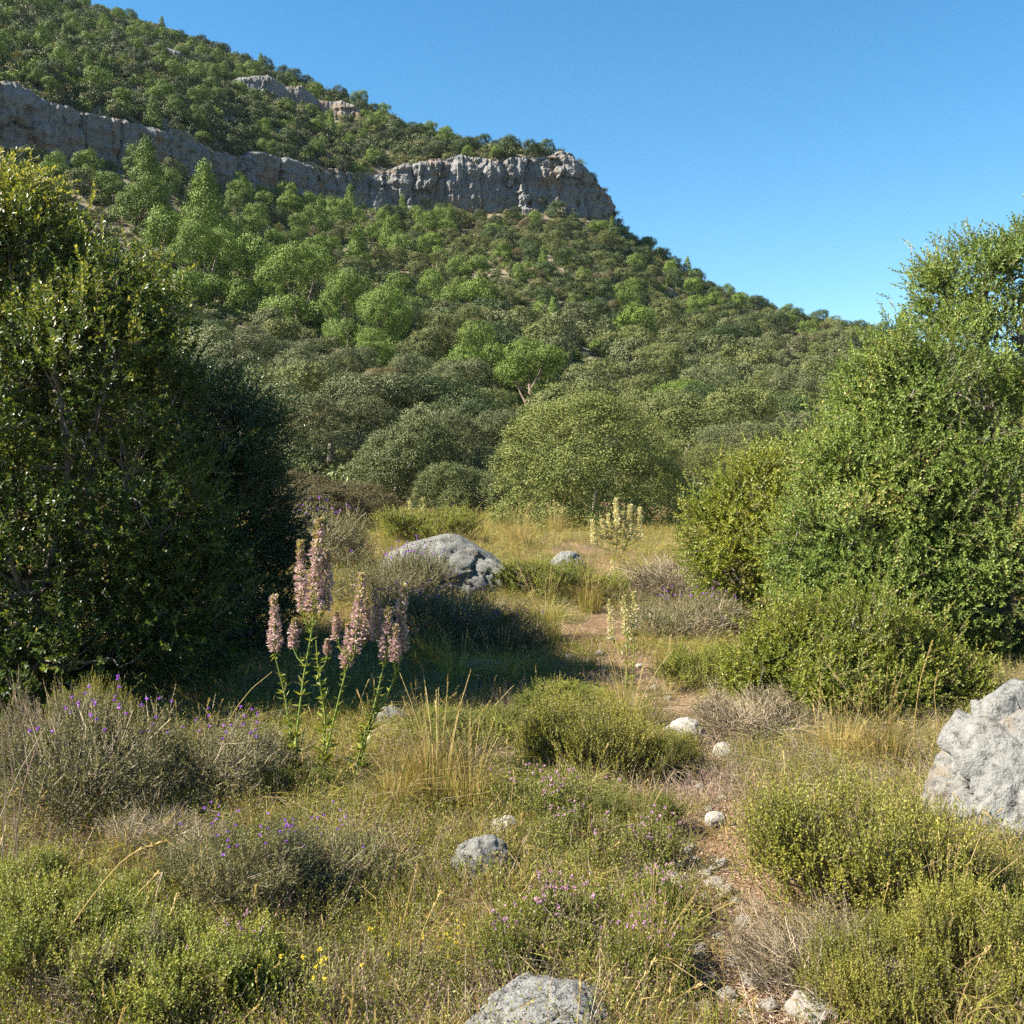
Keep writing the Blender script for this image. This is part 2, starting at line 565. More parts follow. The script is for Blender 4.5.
M['yellowpetal'] = leaf_mat('yellow_petal', [(0, (.55, .42, .03)), (1, (.75, .62, .10))], .35, .5, .3, .05)

# ------------------------------------------------------------------ terrain
def tanel(row):
    zc = (512 - row) / F
    return (zc * CP - SP) / (CP + zc * SP)

KN = np.array([
    # px, cliff base row, cliff top row, skyline row (bare ground), cliff distance, skyline distance
    [-500, 130, 40, -215, 130, 345], [-200, 140, 62, -88, 148, 340], [0, 150, 86, -22, 166, 330], [60, 154, 102, -2, 173, 326],
    [130, 164, 118, 20, 181, 320], [180, 176, 134, 37, 188, 314], [260, 192, 160, 67, 209, 300], [330, 200, 168, 94, 225, 286],
    [400, 208, 166, 124, 231, 268], [470, 212, 158, 148, 233, 252], [540, 211, 154, 152, 235, 241], [570, 214, 160, 158.5, 237, 240.5],
    [590, 218, 181, 180, 240, 243], [606, 222, 198, 197, 243, 246], [618, 236, 235, 234.5, 243, 246], [650, 254, 253.5, 253, 241, 245],
    [700, 287, 286.5, 286, 239, 243], [760, 311, 310.5, 310, 236, 240], [830, 330, 329.5, 329, 230, 234], [890, 342, 341.5, 341, 226, 230],
    [960, 357, 356.5, 356, 222, 226], [1024, 372, 371.5, 371, 220, 224], [1200, 400, 399.5, 399, 215, 219], [1500, 436, 435.5, 435, 210, 214], [2200, 460, 459.5, 459, 205, 209]])
KU = (KN[:, 0] - 512) / F
def ki(u, c):
    return np.interp(u, KU, KN[:, c])
KZB = CAMZ + tanel(KN[:, 1]) * KN[:, 4]
KZT = CAMZ + tanel(KN[:, 2]) * KN[:, 4]
KZS = CAMZ + tanel(KN[:, 3]) * KN[:, 5]
Y0 = 34.0

def Hh(x, y):
    x = np.asarray(x, float)
    y = np.asarray(y, float)
    u = x / np.maximum(y, 20)
    yc, ys = ki(u, 4), ki(u, 5)
    zb, zt, zs = np.interp(u, KU, KZB), np.interp(u, KU, KZT), np.interp(u, KU, KZS)
    t = np.clip((y - Y0) / (yc - Y0), 0, 1)
    z = zb * t ** 1.6
    step = np.clip((y - yc) / 2.0, 0, 1)
    z = z + (zt - zb) * step
    t2 = np.clip((y - yc - 2) / np.maximum(ys - yc - 2, 1), 0, 1)
    z = z + (zs - zt) * t2 ** .9
    over = np.maximum(y - ys, 0)
    z = z - (np.where(over < 25, over ** 2 * .014, over * .7 - 8.75))
    z = np.maximum(z, np.where(y > ys, -3.0, -1e9))
    P = np.stack([x, y, np.zeros_like(x)], -1)
    far = np.clip((y - 30) / 60, 0, 1)
    z = z + fbm(P / 3.1, 3, 5) * .10 * (1 - far) + fbm(P / .7, 2, 9) * .025 * (1 - far) + fbm(P / 17, 4, 3) * 1.5 * far * np.clip((ys - y) / 20, 0, 1)
    return z

def Hs(x, y):
    return float(Hh(np.array([x]), np.array([y]))[0])

def P3(px, row, y):
    zc = (512 - row) / F
    k = y / (CP + zc * SP)
    return np.array([(px - 512) / F * k, y, CAMZ + (zc * CP - SP) * k])

def gpt(px, row):
    """where the ray through a photograph point meets the near ground"""
    lo, hi = 1.5, 60.0
    for y in np.arange(1.5, 60, .1):
        p = P3(px, row, y)
        if p[2] <= Hs(p[0], p[1]):
            hi = y
            lo = y - .1
            break
    for _ in range(12):
        mdl = (lo + hi) / 2
        p = P3(px, row, mdl)
        if p[2] <= Hs(p[0], p[1]):
            hi = mdl
        else:
            lo = mdl
    p = P3(px, row, hi)
    p[2] = Hs(p[0], p[1])
    return p

def proj(x, y, z):
    dz = z - CAMZ
    f = y * CP - dz * SP
    up = y * SP + dz * CP
    return 512 + F * x / f, 512 - F * up / f

def build_ground():
    ys = np.concatenate([np.linspace(-7, 2.4, 16), np.geomspace(2.5, 45, 210), np.linspace(45.6, 345, 230), np.geomspace(352, 900, 14)])
    nc = 361
    s = np.linspace(-1, 1, nc)
    W = np.maximum(13, .85 * ys + 8)
    X = s[None] * W[:, None]
    Y = np.repeat(ys[:, None], nc, 1)
    Z = Hh(X, Y)
    g = Geo()
    nr = len(ys)
    i = np.arange(nr - 1)[:, None] * nc
    j = np.arange(nc - 1)[None]
    Fc = np.stack([i + j, i + j + 1, i + nc + j + 1, i + nc + j], -1).reshape(-1, 4)
    g.add(np.stack([X, Y, Z], -1), Fc)
    o = link('ground', g.mesh('ground', [M['ground']], True))
    o['kind'] = 'structure'
build_ground()

# ------------------------------------------------------------------ cliffs
def cliff(pts, ztop, zbot, seed, nu=520, nv=64, amp=1.0):
    pts = np.asarray(pts, float)
    d = np.concatenate([[0], np.cumsum(np.linalg.norm(np.diff(pts, axis=0), axis=1))])
    s = np.linspace(0, d[-1], nu)
    X, Y = np.interp(s, d, pts[:, 0]), np.interp(s, d, pts[:, 1])
    ker = np.ones(9) / 9
    X = np.convolve(np.pad(X, 4, 'edge'), ker, 'valid')
    Y = np.convolve(np.pad(Y, 4, 'edge'), ker, 'valid')
    zt, zb = np.interp(s, d, ztop), np.interp(s, d, zbot)
    T = nrm(np.stack([np.gradient(X), np.gradient(Y)], -1))
    N = np.stack([T[:, 1], -T[:, 0]], -1)
    zt = zt + fbm(np.stack([s / 9, s * 0, s * 0], -1), 4, seed) * 2.6 * amp * np.clip((zt - zb) / 6, 0, 1)
    v = np.linspace(0, 1, nv)
    S = np.repeat(s[:, None], nv, 1)
    Z = zb[:, None] + (zt - zb)[:, None] * np.minimum(v / .86, 1)[None]
    Pn = np.stack([S, Z * .0, Z], -1)
    flute = fbm(Pn * np.array([.42, 0, .03]), 4, seed + 3)
    w1, w2, cid = worley(Pn * np.array([.17, 0, .075]) + fbm(Pn * .3, 3, seed + 8)[..., None] * .35, seed + 5)
    w3, w4, cid2 = worley(Pn * np.array([.8, 0, .22]) + fbm(Pn * .8, 2, seed + 18)[..., None] * .3, seed + 6)
    out = amp * (flute * 1.0 + (cid - .5) * 1.7 - .45 * np.exp(-((w2 - w1) / .08) ** 2) + fbm(Pn * np.array([1.3, 0, .16]), 3, seed + 41) * .3 + fbm(Pn * np.array([.06, 0, .75]), 3, seed + 51) * .75 + (cid2 - .5) * .6 + fbm(Pn * .9, 4, seed + 9) * .45 + fbm(Pn * .12, 2, seed + 19) * 1.8)
    out = out + (1 - v[None]) * 1.2 * amp
    lip = np.clip((v - .86) / .14, 0, 1)
    out = out - lip[None] ** 1.3 * 5.0 * amp - np.exp(-((v - .88) / .05) ** 2)[None] * .5
    Z = Z + lip[None] * .5 + lip[None] * fbm(Pn * .5 + 5, 3, seed + 30) * .9
    V = np.stack([X[:, None] + N[:, None, 0] * out, Y[:, None] + N[:, None, 1] * out, Z], -1)
    i = np.arange(nu - 1)[:, None] * nv
    j = np.arange(nv - 1)[None]
    g = Geo()
    g.add(V, np.stack([i + j, i + nv + j, i + nv + j + 1, i + j + 1], -1).reshape(-1, 4))
    o = link('cliff', g.mesh('cliff', [M['cliff']], False))
    o['kind'] = 'structure'
    return o

pxs = [-260, -200, -100, 0, 60, 130, 180, 220, 260, 300, 330, 365, 400, 435, 470, 505, 540, 570, 590, 604]
pl, zt_, zb_ = [], [], []
for p in pxs:
    u = (p - 512) / F
    y = float(ki(u, 4)) - .2
    pl.append((u * y * 1.0, y))
    zt_.append(float(np.interp(u, KU, KZT)))
    zb_.append(float(np.interp(u, KU, KZB)) - 3)
for dy in (8, 16, 26):                                   # the prow turns back into the hill
    u = (607 - 512) / F
    pl.append((pl[19][0] + .8 + dy * .12, 243 + dy))
    zt_.append(zt_[19] - dy * .2)
    zb_.append(zb_[19] - 2 - dy * .5)
cliff(pl, zt_, zb_, 4, 900, 72, 1.0)

pl, zt_, zb_ = [], [], []
for p, hh, fr in [(228, .1, .50), (240, 4, .50), (258, 8.5, .5), (272, 9.5, .51), (290, 7, .53), (305, 8.5, .54), (322, 5.5, .56), (345, 7.5, .58), (358, 6, .62), (372, .1, .64)]:
    u = (p - 512) / F
    y = float(ki(u, 4) + (ki(u, 5) - ki(u, 4)) * fr)
    x = u * y
    pl.append((x, y))
    z = Hs(x, y)
    zt_.append(z + hh * .75)
    zb_.append(z - 2.0 - hh * .3)
cliff(pl, zt_, zb_, 21, 320, 40, .55)
pl, zt_, zb_ = [], [], []
for p, hh, fr in [(120, .1, .52), (140, 3, .52), (165, 4.5, .53), (190, 4, .54), (205, .1, .55)]:
    u = (p - 512) / F
    y = float(ki(u, 4) + (ki(u, 5) - ki(u, 4)) * fr)
    x = u * y
    pl.append((x, y))
    z = Hs(x, y)
    zt_.append(z + hh * .7)
    zb_.append(z - 2.0 - hh * .3)
cliff(pl, zt_, zb_, 33, 200, 36, .5)

# ------------------------------------------------------------------ far and middle trees
def crown_leaves(g, rng, lobes, n, L, W, up=.35, rand=.8, mat=0, depth=.14, amp=.2, fq=2.8, down=-.35, cl=13, seed=0, sig=None):
    """leaf clumps over a set of lobes"""
    m = max(1, n // cl)
    P, N = lobe_points(rng, lobes, m, down, amp, fq, depth, seed=seed)
    tone = rng.uniform(.2, .8, m)
    O = np.repeat(P, cl, 0) + rng.normal(0, sig or L * .85, (m * cl, 3))
    N = np.repeat(N, cl, 0)
    A = nrm(N + rsph(rng, m * cl) * (.38 if L > .03 else .5 if L > .02 else .85))
    D = nrm(np.cross(A, rsph(rng, m * cl)) + N * .3 * rand + np.array([0, 0, up * .5]))
    leaves(g, O - D * L * .5, D, A, L * rng.uniform(.7, 1.3, m * cl), W * rng.uniform(.7, 1.3, m * cl), mat,
           np.clip(np.repeat(tone, cl) + rng.normal(0, .15, m * cl), 0, 1))

def tree_lobes(kind, rng):
    """unit crowns: width about 1, height 1, base at z = 0"""
    L = []
    if kind == 'pine':
        n = rng.integers(11, 16)
        for i in range(n):
            a = rng.uniform(0, 6.28)
            h = rng.uniform(.20, .88)
            rr = .34 * math.sqrt(max(.05, 1 - ((h - .42) / .55) ** 2)) * rng.uniform(.6, 1.1)
            r = rng.uniform(.13, .21)
            L.append((rr * math.cos(a), rr * math.sin(a), h, r * 1.15, r * 1.15, r * .85))
        L.append((rng.uniform(-.08, .08), rng.uniform(-.08, .08), .80, .22, .22, .18))
    elif kind == 'cone':
        for i in range(26):
            h = .12 + .80 * (i / 25)
            a = i * 2.4 + rng.uniform(-.4, .4)
            rr = .36 * (1 - h) ** 1.0 * rng.uniform(.6, 1.15)
            r = .045 + .13 * (1 - h)
            L.append((rr * math.cos(a), rr * math.sin(a), h, r * 1.2, r * 1.2, r * .65))
        L.append((0, 0, .9, .06, .06, .10))
        L.append((0, 0, .5, .16, .16, .4))
    elif kind in ('oak', 'olive'):
        n = rng.integers(8, 12)
        L.append((0, 0, .44, .36, .36, .44))
        for i in range(6):
            a = i * 1.05 + rng.uniform(-.3, .3)
            L.append((.27 * math.cos(a), .27 * math.sin(a), rng.uniform(.10, .2), .19, .19, .18))
        for i in range(n):
            a = rng.uniform(0, 6.28)
            h = rng.uniform(.26, .74)
            rr = .30 * rng.uniform(.6, 1.05)
            r = rng.uniform(.14, .22)
            L.append((rr * math.cos(a), rr * math.sin(a), h, r * 1.1, r * 1.1, r))
    elif kind == 'dome':
        L.append((0, 0, .44, .44, .44, .50))
        for i in range(8):
            L.append((.27 * math.cos(i * .785), .27 * math.sin(i * .785), .13, .19, .19, .19))
        for i in range(16):
            d = nrm(rng.normal(size=3) + np.array([0, 0, .2]))
            L.append((d[0] * .33, d[1] * .33, max(.12, .45 + d[2] * .36), .15, .15, .15))
    else:
        for i in range(9):
            a = rng.uniform(0, 6.28)
            rr = .33 * math.sqrt(rng.uniform(0, 1))
            r = rng.uniform(.16, .26)
            L.append((rr * math.cos(a), rr * math.sin(a), rng.uniform(.2, .62), r, r, r * 1.25))
    return L

def trunk_geo(g, rng, lobes, mat=0, r0=.032, base=-.15, k=6):
    top = np.array([0, 0, .45])
    tube(g, [(0, 0, base), (.01, .01, .12), (rng.uniform(-.04, .04), rng.uniform(-.04, .04), .32), top], [r0 * 1.3, r0, r0 * .8, r0 * .5], 6, mat)
    for q in list(lobes)[:k]:
        c = np.array(q[:3])
        st = np.array([0, 0, rng.uniform(.12, .4)])
        tube(g, [st, st * .45 + c * .55 + np.array([0, 0, -.03]), c], [r0 * .55, r0 * .35, r0 * .15], 4, mat)

KIND = {'dome': ('dome', 'roundbush', 'bark'),  # kind: (lobe kind, leaf material, bark)
    'pine': ('pine', 'pine', 'pinebark'), 'cone': ('cone', 'pine', 'pinebark'), 'oak': ('oak', 'oak', 'bark'),
    'olive': ('olive', 'olive', 'bark'), 'silver': ('olive', 'olive2', 'bark'), 'mastic': ('bush', 'scrub', 'bark'), 'brown': ('bush', 'brown', 'bark')}
VAR = {}
def variants(kind, res, n):
    lk, lm, bk = KIND[kind]
    out = []
    for i in range(n):
        rng = np.random.default_rng(sum(ord(ch) * 31 ** q for q, ch in enumerate(kind + res)) % 100003 + i * 7919)
        lobes = tree_lobes(lk, rng)
        gc, gt = Geo(), Geo()
        nn, L, W = {'lo': (5600, .040, .026), 'mid': (26000, .0205, .0115), 'hi': (70000, .0135, .0075)}[res]
        if lk == 'dome':
            nn, L, W = 120000, .0105, .0055
        if lk in ('pine', 'cone'):
            L, W = L * 1.0, W * .85
        crown_leaves(gc, rng, lobes, nn, L, W, up=.3, rand=.85, depth=.12 if lk != 'bush' else .16, down=-.6 if lk != 'dome' else -.95, seed=i, amp=.22 if lk != 'dome' else .12, cl=13 if res != 'hi' else 46, sig=None if res != 'hi' else .017)
        trunk_geo(gt, rng, lobes, 0, r0=.032 if lk != 'dome' else .012, k=6 if lk != 'dome' else 0)
        gc.fit([gt])
        if res == 'lo':
            trunk_geo(gc, rng, lobes, 1)
            out.append((gc.mesh(kind + '_tree', [M[lm], M[bk]]), None))
        else:
            out.append((gc.mesh('crown', [M[lm]]), gt.mesh('trunk', [M[bk]], True)))
    return out
for kd, nlo, nmid, nhi in (('dome', 0, 0, 1), ('pine', 5, 4, 0), ('cone', 2, 2, 0), ('oak', 5, 4, 1), ('olive', 3, 3, 2), ('silver', 3, 3, 1), ('mastic', 4, 3, 2), ('brown', 2, 2, 1)):
    for rs, n in (('lo', nlo), ('mid', nmid), ('hi', nhi)):
        VAR[kd, rs] = variants(kd, rs, n)

NAMES = {'dome': 'round_bush', 'pine': 'pine_tree', 'cone': 'pine_tree', 'oak': 'evergreen_oak', 'olive': 'olive_tree', 'silver': 'olive_tree', 'mastic': 'mastic_shrub', 'brown': 'dry_shrub'}
CATS = {'dome': 'bush', 'pine': 'pine tree', 'cone': 'pine tree', 'oak': 'oak tree', 'olive': 'olive tree', 'silver': 'olive tree', 'mastic': 'shrub', 'brown': 'shrub'}
RT = np.random.default_rng(77)
TREES = []
def put_tree(kind, x, y, w, h, label=None, sink=.10, res=None, vi=None):
    z = Hs(x, y)
    if res is None:
        res = 'mid' if (w * F / y > 46 and y < 130) else 'lo'
    vs = VAR[kind, res]
    cr, tk = vs[RT.integers(len(vs)) if vi is None else vi]
    rz = RT.uniform(0, 6.28)
    # unit crowns are about 1 wide: scale to the wanted width and height
    sc = (w * 1.02, w * 1.02, h * 1.02)
    if tk is None:
        o = link(NAMES[kind], cr, (x, y, z - h * sink))
        o.rotation_euler = (0, 0, rz)
        o.scale = sc
    else:
        o = bpy.data.objects.new(NAMES[kind], None)
        COL.objects.link(o)
        o.location = (x, y, z - h * sink)
        o.rotation_euler = (0, 0, rz)
        o.scale = sc
        link('crown', cr, parent=o)
        link('trunk', tk, parent=o)
    tp = proj(x, y, z + h)
    TREES.append(dict(o=o, kind=kind, x=x, y=y, w=w, h=h, px=tp[0], row=tp[1], wpx=w * F / y, label=label))
    o['category'] = CATS[kind]
    if label:
        o['label'] = label
    return o

def put_px(kind, px, toprow, wpx, y, label=None, res=None, vi=None):
    p = P3(px, toprow, y)
    z = Hs(p[0], y)
    return put_tree(kind, p[0], y, wpx * y / F, max(.8, p[2] - z), label, res=res, vi=vi)

# the bushes one can tell apart, nearest first
put_px('dome', 590, 388, 182, 29.5, 'big round olive-green bush standing alone at the far edge of the meadow', 'hi', 0)
put_px('brown', 342, 470, 140, 26, 'grey-brown twiggy shrub between the dark shrub and the round bush', 'hi', 0)
put_px('mastic', 398, 413, 108, 40, 'mid green mastic shrub just behind the grey-brown twiggy shrub', 'hi', 0)
put_px('silver', 474, 407, 104, 43, 'dull grey-green olive tucked between mastic shrub and big round bush', 'hi', 0)
put_px('mastic', 470, 462, 92, 36, 'low shaded green shrub filling the gap beside the big round bush', 'hi', 1)
put_px('silver', 330, 393, 118, 50, 'pale silvery olive above the grey-brown twiggy shrub', 'hi', 0)
put_px('olive', 738, 440, 84, 40, 'olive-green bush peeping out between the big round bush and the yellowish shrub', 'hi', 1)
put_px('silver', 762, 420, 110, 47, 'pale silvery olive rising behind the yellowish meadow-edge shrub', 'hi', 0)
put_px('olive', 690, 402, 96, 56, 'grey-green olive right up behind the shoulder of the big round bush'.replace('right up ', ''), 'mid')
put_px('oak', 445, 372, 110, 66, None, 'mid')
put_px('silver', 385, 372, 104, 64, None, 'mid')
put_px('silver', 250, 378, 96, 58, 'silvery olive half hidden by the dark shrub beside the big mastic', 'mid')
put_px('mastic', 205, 322, 70, 82, None, 'mid')
put_px('olive', 285, 362, 96, 70, None, 'mid')
put_px('cone', 146, 136, 54, 150, 'tall conical pine standing against the shaded cliff', 'mid')
put_px('cone', 205, 160, 66, 138, 'broad conical pine just below the shaded cliff', 'mid')
put_px('pine', 203, 222, 64, 122, 'bright rounded pine below the broad conical pine', 'mid')
put_px('pine', 300, 244, 76, 118, 'big umbrella-shaped bright pine in the middle of the slope', 'mid')
put_px('pine', 246, 232, 46, 126)
put_px('pine', 165, 205, 40, 138)
put_px('pine', 350, 268, 52, 112)
put_px('pine', 385, 282, 50, 108)
put_px('pine', 478, 318, 70, 92, 'bright yellow-green pine with a wide crown above the grey olives', 'mid')
put_px('oak', 205, 318, 60, 92)

def scatter_forest():
    rng = np.random.default_rng(5)
    caps = {'pine': 285, 'oak': 292, 'olive': 150, 'silver': 120, 'mastic': 230, 'brown': 60}
    cnt = {k: 0 for k in caps}
    cell = {}
    def near(x, y, r):
        for a in range(int(x // 8) - 1, int(x // 8) + 2):
            for b in range(int(y // 8) - 1, int(y // 8) + 2):
                for (qx, qy, qr) in cell.get((a, b), ()):
                    if (qx - x) ** 2 + (qy - y) ** 2 < (r + qr) ** 2:
                        return True
        return False
    def addc(x, y, r):
        cell.setdefault((int(x // 8), int(y // 8)), []).append((x, y, r))
    for t in TREES:
        addc(t['x'], t['y'], t['w'] * .42)
    cand = []
    N = 15000
    yy = np.sqrt(rng.uniform(46 ** 2, 318 ** 2, N))
    uu = rng.uniform(-.52, .50, N)
    order = np.argsort(yy)
    nz = fbm(np.stack([uu * yy / 22, yy / 22, yy * 0], -1), 3, 41)
    nz2 = fbm(np.stack([uu * yy / 14, yy / 14, yy * 0], -1), 3, 57)
    zz = Hh(uu * yy, yy)
    for i in rng.permutation(N):
        u, y = uu[i], yy[i]
        x = u * y
        yc, ys = float(ki(u, 4)), float(ki(u, 5))
        px, row = proj(x, y, zz[i])
        if y > ys + 2 or (yc - 15 if px < 250 else yc - 7) < y < yc + 1.8 and not (y < yc - 4 and rng.random() < .35) and u < .1:
            continue
        px, row = proj(x, y, zz[i])
        if px < 150 and row > 215 or px < 215 and row > 330 or px < 285 and row > 420:
            if row > 400 or rng.random() < .6:
                continue                                      # hidden by the big mastic
        if px > 905 and row > 330 or px > 840 and row > 375 or px > 720 and row > 470:
            continue
        upper = y > yc
        fr = (y - yc) / max(ys - yc, 1)
        if upper and (238 < px < 366 and .30 < fr < .66 or 125 < px < 205 and .40 < fr < .56) and rng.random() < .6:
            continue
        # bare patches of the open slope
        bare = math.exp(-(((px - 780) / 42) ** 2 + ((row - 345) / 16) ** 2)) + .7 * math.exp(-(((px - 655) / 50) ** 2 + ((row - 320) / 12) ** 2))
        if rng.random() < bare:
            continue
        a = rng.random()
        n1, n2 = nz[i], nz2[i]
        if upper:
            kind = 'pine' if a < .50 + n1 * .5 else ('oak' if a < .86 else 'mastic')
            w = rng.uniform(2.9, 4.8)
        elif row > 330 + 25 * n1:
            kind = 'silver' if a < .22 + n2 * .3 else 'olive' if a < .45 else 'mastic' if a < .68 else 'oak' if a < .86 else 'pine' if a < .95 else 'brown'
            w = rng.uniform(3.8, 6.2)
        elif px > 480 + 60 * n2:
            kind = 'oak' if a < .46 + n1 * .3 else 'pine' if a < .68 else 'mastic' if a < .86 else 'olive' if a < .95 else 'brown'
            w = rng.uniform(2.8, 4.5)
        else:
            kind = 'pine' if a < .48 + n1 * .6 else 'oak' if a < .80 else 'mastic' if a < .90 else 'olive'
            w = rng.uniform(3.3, 5.6)
        if kind in ('mastic', 'brown'):
            w *= .75
        if cnt[kind] >= caps[kind]:
            continue
        if near(x, y, w * (.40 if not upper else .31)):
            continue
        cnt[kind] += 1
        addc(x, y, w * (.40 if not upper else .31))
        h = w * {'pine': rng.uniform(.95, 1.3), 'oak': rng.uniform(.8, 1.05), 'olive': rng.uniform(.75, .95), 'silver': rng.uniform(.75, .95), 'mastic': rng.uniform(.6, .8), 'brown': rng.uniform(.55, .75)}[kind]
        if kind == 'pine' and rng.random() < .08:
            put_tree('cone', x, y, w * .75, w * 1.45)
        else:
            put_tree(kind, x, y, w * .93, h * .93)
    print('FOREST', cnt)
scatter_forest()

def label_forest():
    TONE = {'pine': 'bright rounded pine', 'cone': 'pointed pine', 'oak': 'dark oak', 'olive': 'olive-green tree', 'silver': 'grey-green olive', 'mastic': 'low mastic', 'brown': 'brownish shrub'}
    NB = {'dome': 'round bush', 'pine': 'pine', 'cone': 'conical pine', 'oak': 'dark oak', 'olive': 'olive-green tree', 'silver': 'silvery olive', 'mastic': 'mastic shrub', 'brown': 'dry shrub'}
    un = [t for t in TREES if not t['label']]
    xs = np.array([[t['x'], t['y']] for t in TREES])
    for t in un:
        u = t['x'] / t['y']
        yc = float(ki(u, 4))
        px, row = t['px'], t['row']
        if t['y'] > yc + 1 and px < 612:
            if t['y'] > float(ki(u, 5)) - 14:
                z = 'on the cliff skyline'
            elif px < 215:
                z = 'above the shaded cliff'
            elif px < 400:
                z = 'around the small broken cliff'
            else:
                z = 'on the cliff top near the prow'
        elif px < 612 and t['y'] > yc - 22:
            z = 'at the foot of the ' + ('shaded cliff' if px < 260 else 'thin cliff band' if px < 400 else 'sunlit cliff' if px < 520 else 'cliff prow')
        elif px >= 600 and t['y'] > yc - 16:
            z = 'on the ridge line ' + ('close to the cliff prow' if px < 700 else 'halfway down' if px < 800 else 'at its low end')
        elif row < 300:
            z = 'on the upper slope below the ' + ('shaded cliff' if px < 290 else 'thin cliff band' if px < 400 else 'sunlit cliff' if px < 520 else 'prow' if px < 640 else 'ridge')
        elif row < 355:
            z = 'on the middle slope ' + ('by the big mastic tree' if px < 300 else 'below the sunlit cliff' if px < 480 else 'below the prow' if px < 640 else 'near the bare patch')
        else:
            z = 'on the lower slope ' + ('by the grey-brown shrub' if px < 400 else 'above the big round bush' if px < 690 else 'behind the yellowish shrub')
        t['z'] = z
        d = (xs[:, 0] - t['x']) ** 2 + (xs[:, 1] - t['y']) ** 2
        t['nb'] = None
        for j in np.argsort(d)[1:8]:
            if TREES[j]['kind'] != t['kind']:
                t['nb'] = NB[TREES[j]['kind']]
                break
        sz = t['w'] / {'pine': 5.0, 'cone': 4.0, 'oak': 4.5, 'olive': 4.5, 'silver': 4.5}.get(t['kind'], 3.3)
        t['sz'] = 'small ' if sz < .85 else 'large ' if sz > 1.14 else ''
    groups = {}
    for t in un:
        groups.setdefault((t['kind'], t['z']), []).append(t)
    for (k, z), ts in groups.items():
        ts.sort(key=lambda t: -t['w'])
        for i, t in enumerate(ts):
            if i == 0 and len(ts) > 2:
                lab = f"widest {TONE[k]} {z}"
            else:
                lab = f"{t['sz']}{TONE[k]} by {t['nb']} {z}" if t['nb'] else f"{t['sz']}{TONE[k]} {z}"
            t['label'] = lab
    seen = {}
    for t in un:
        seen.setdefault(t['label'], []).append(t)
    for lab, ts in seen.items():
        for t in ts:
            t['o']['label'] = lab
            if len(ts) > 1:
                t['o']['group'] = f"alike trees: {lab}"
            else:
                t['o']['group'] = f"{CATS[t['kind']]}s {t['z']}"
label_forest()

# ------------------------------------------------------------------ stuff scattered over one object
def scatter(name, sources, P, rot, scl, idx, label=None):
    me = bpy.data.meshes.new(name)
    me.vertices.add(len(P))
    me.vertices.foreach_set('co', np.asarray(P, np.float32).ravel())
    a = me.attributes.new('rot', 'FLOAT_VECTOR', 'POINT')
    a.data.foreach_set('vector', np.asarray(rot, np.float32).ravel())
    a = me.attributes.new('scl', 'FLOAT', 'POINT')
    a.data.foreach_set('value', np.asarray(scl, np.float32))
    a = me.attributes.new('idx', 'INT', 'POINT')
    a.data.foreach_set('value', np.asarray(idx, np.int32))
    o = link(name, me)
    o['kind'] = 'stuff'
    if label:
        o['label'] = label
    ng = bpy.data.node_groups.new(name, 'GeometryNodeTree')
    ng.interface.new_socket('Geometry', in_out='INPUT', socket_type='NodeSocketGeometry')
    ng.interface.new_socket('Geometry', in_out='OUTPUT', socket_type='NodeSocketGeometry')
    new, ln = ng.nodes.new, ng.links.new
    gi, go = new('NodeGroupInput'), new('NodeGroupOutput')
    jo = new('GeometryNodeJoinGeometry')
    for s in sources:
        so_ = bpy.data.objects.new(name + '_source', s)
        ob = new('GeometryNodeObjectInfo')
        ob.inputs['Object'].default_value = so_
        ob.inputs['As Instance'].default_value = False
        ti = new('GeometryNodeGeometryToInstance')
        ln(ob.outputs['Geometry'], ti.inputs[0])
        ln(ti.outputs[0], jo.inputs[0])
    ip = new('GeometryNodeInstanceOnPoints')
    ip.inputs['Pick Instance'].default_value = True
    ln(gi.outputs[0], ip.inputs['Points'])
    ln(jo.outputs[0], ip.inputs['Instance'])
    for nm, ty, sk in (('rot', 'FLOAT_VECTOR', 'Rotation'), ('scl', 'FLOAT', 'Scale'), ('idx', 'INT', 'Instance Index')):
        na = new('GeometryNodeInputNamedAttribute')
        na.data_type = ty
        na.inputs['Name'].default_value = nm
        ln(na.outputs['Attribute'], ip.inputs[sk])
    ln(ip.outputs[0], go.inputs[0])
    md = o.modifiers.new('scatter', 'NODES')
    md.node_group = ng
    return o

def bush_src(rng, n, L, W, mat, twig=True):
    g = Geo()
    lobes = [(rng.uniform(-.3, .3), rng.uniform(-.3, .3), rng.uniform(.15, .4), .3, .3, .32) for _ in range(4)]
    crown_leaves(g, rng, lobes, n, L, W, up=.5, rand=.8, down=-.2, amp=.25)
    return g.mesh('bush', [M[mat]])

def hill_scrub():
    rng = np.random.default_rng(91)
    src = [bush_src(rng, 420, .15, .07, m) for m in ('scrub', 'scrub', 'thyme', 'oak', 'oak', 'pine')]
    N = 16000
    y = np.sqrt(rng.uniform(38 ** 2, 325 ** 2, N))
    u = rng.uniform(-.52, .5, N)
    x = u * y
    z = Hh(x, y)
    px, row = proj(x, y, z)
    yc, ys = ki(u, 4), ki(u, 5)
    ok = (y < ys + 1) & ~((y > yc - 2) & (y < yc + .9) & (u < .1) & (rng.random(N) < .72))
    bare = np.exp(-(((px - 780) / 40) ** 2 + ((row - 345) / 15) ** 2))
    ok &= rng.random(N) > bare * .75
    P = np.stack([x, y, z - .1], -1)[ok]
    n = len(P)
    scatter('hillside_scrub', src, P, np.stack([np.zeros(n), np.zeros(n), rng.uniform(0, 6.28, n)], -1), rng.uniform(.7, 1.8, n) * np.where((y > yc)[ok], 1.6, 1), rng.integers(0, len(src), n),
            'low dark scrub filling the ground between the hillside trees')
hill_scrub()

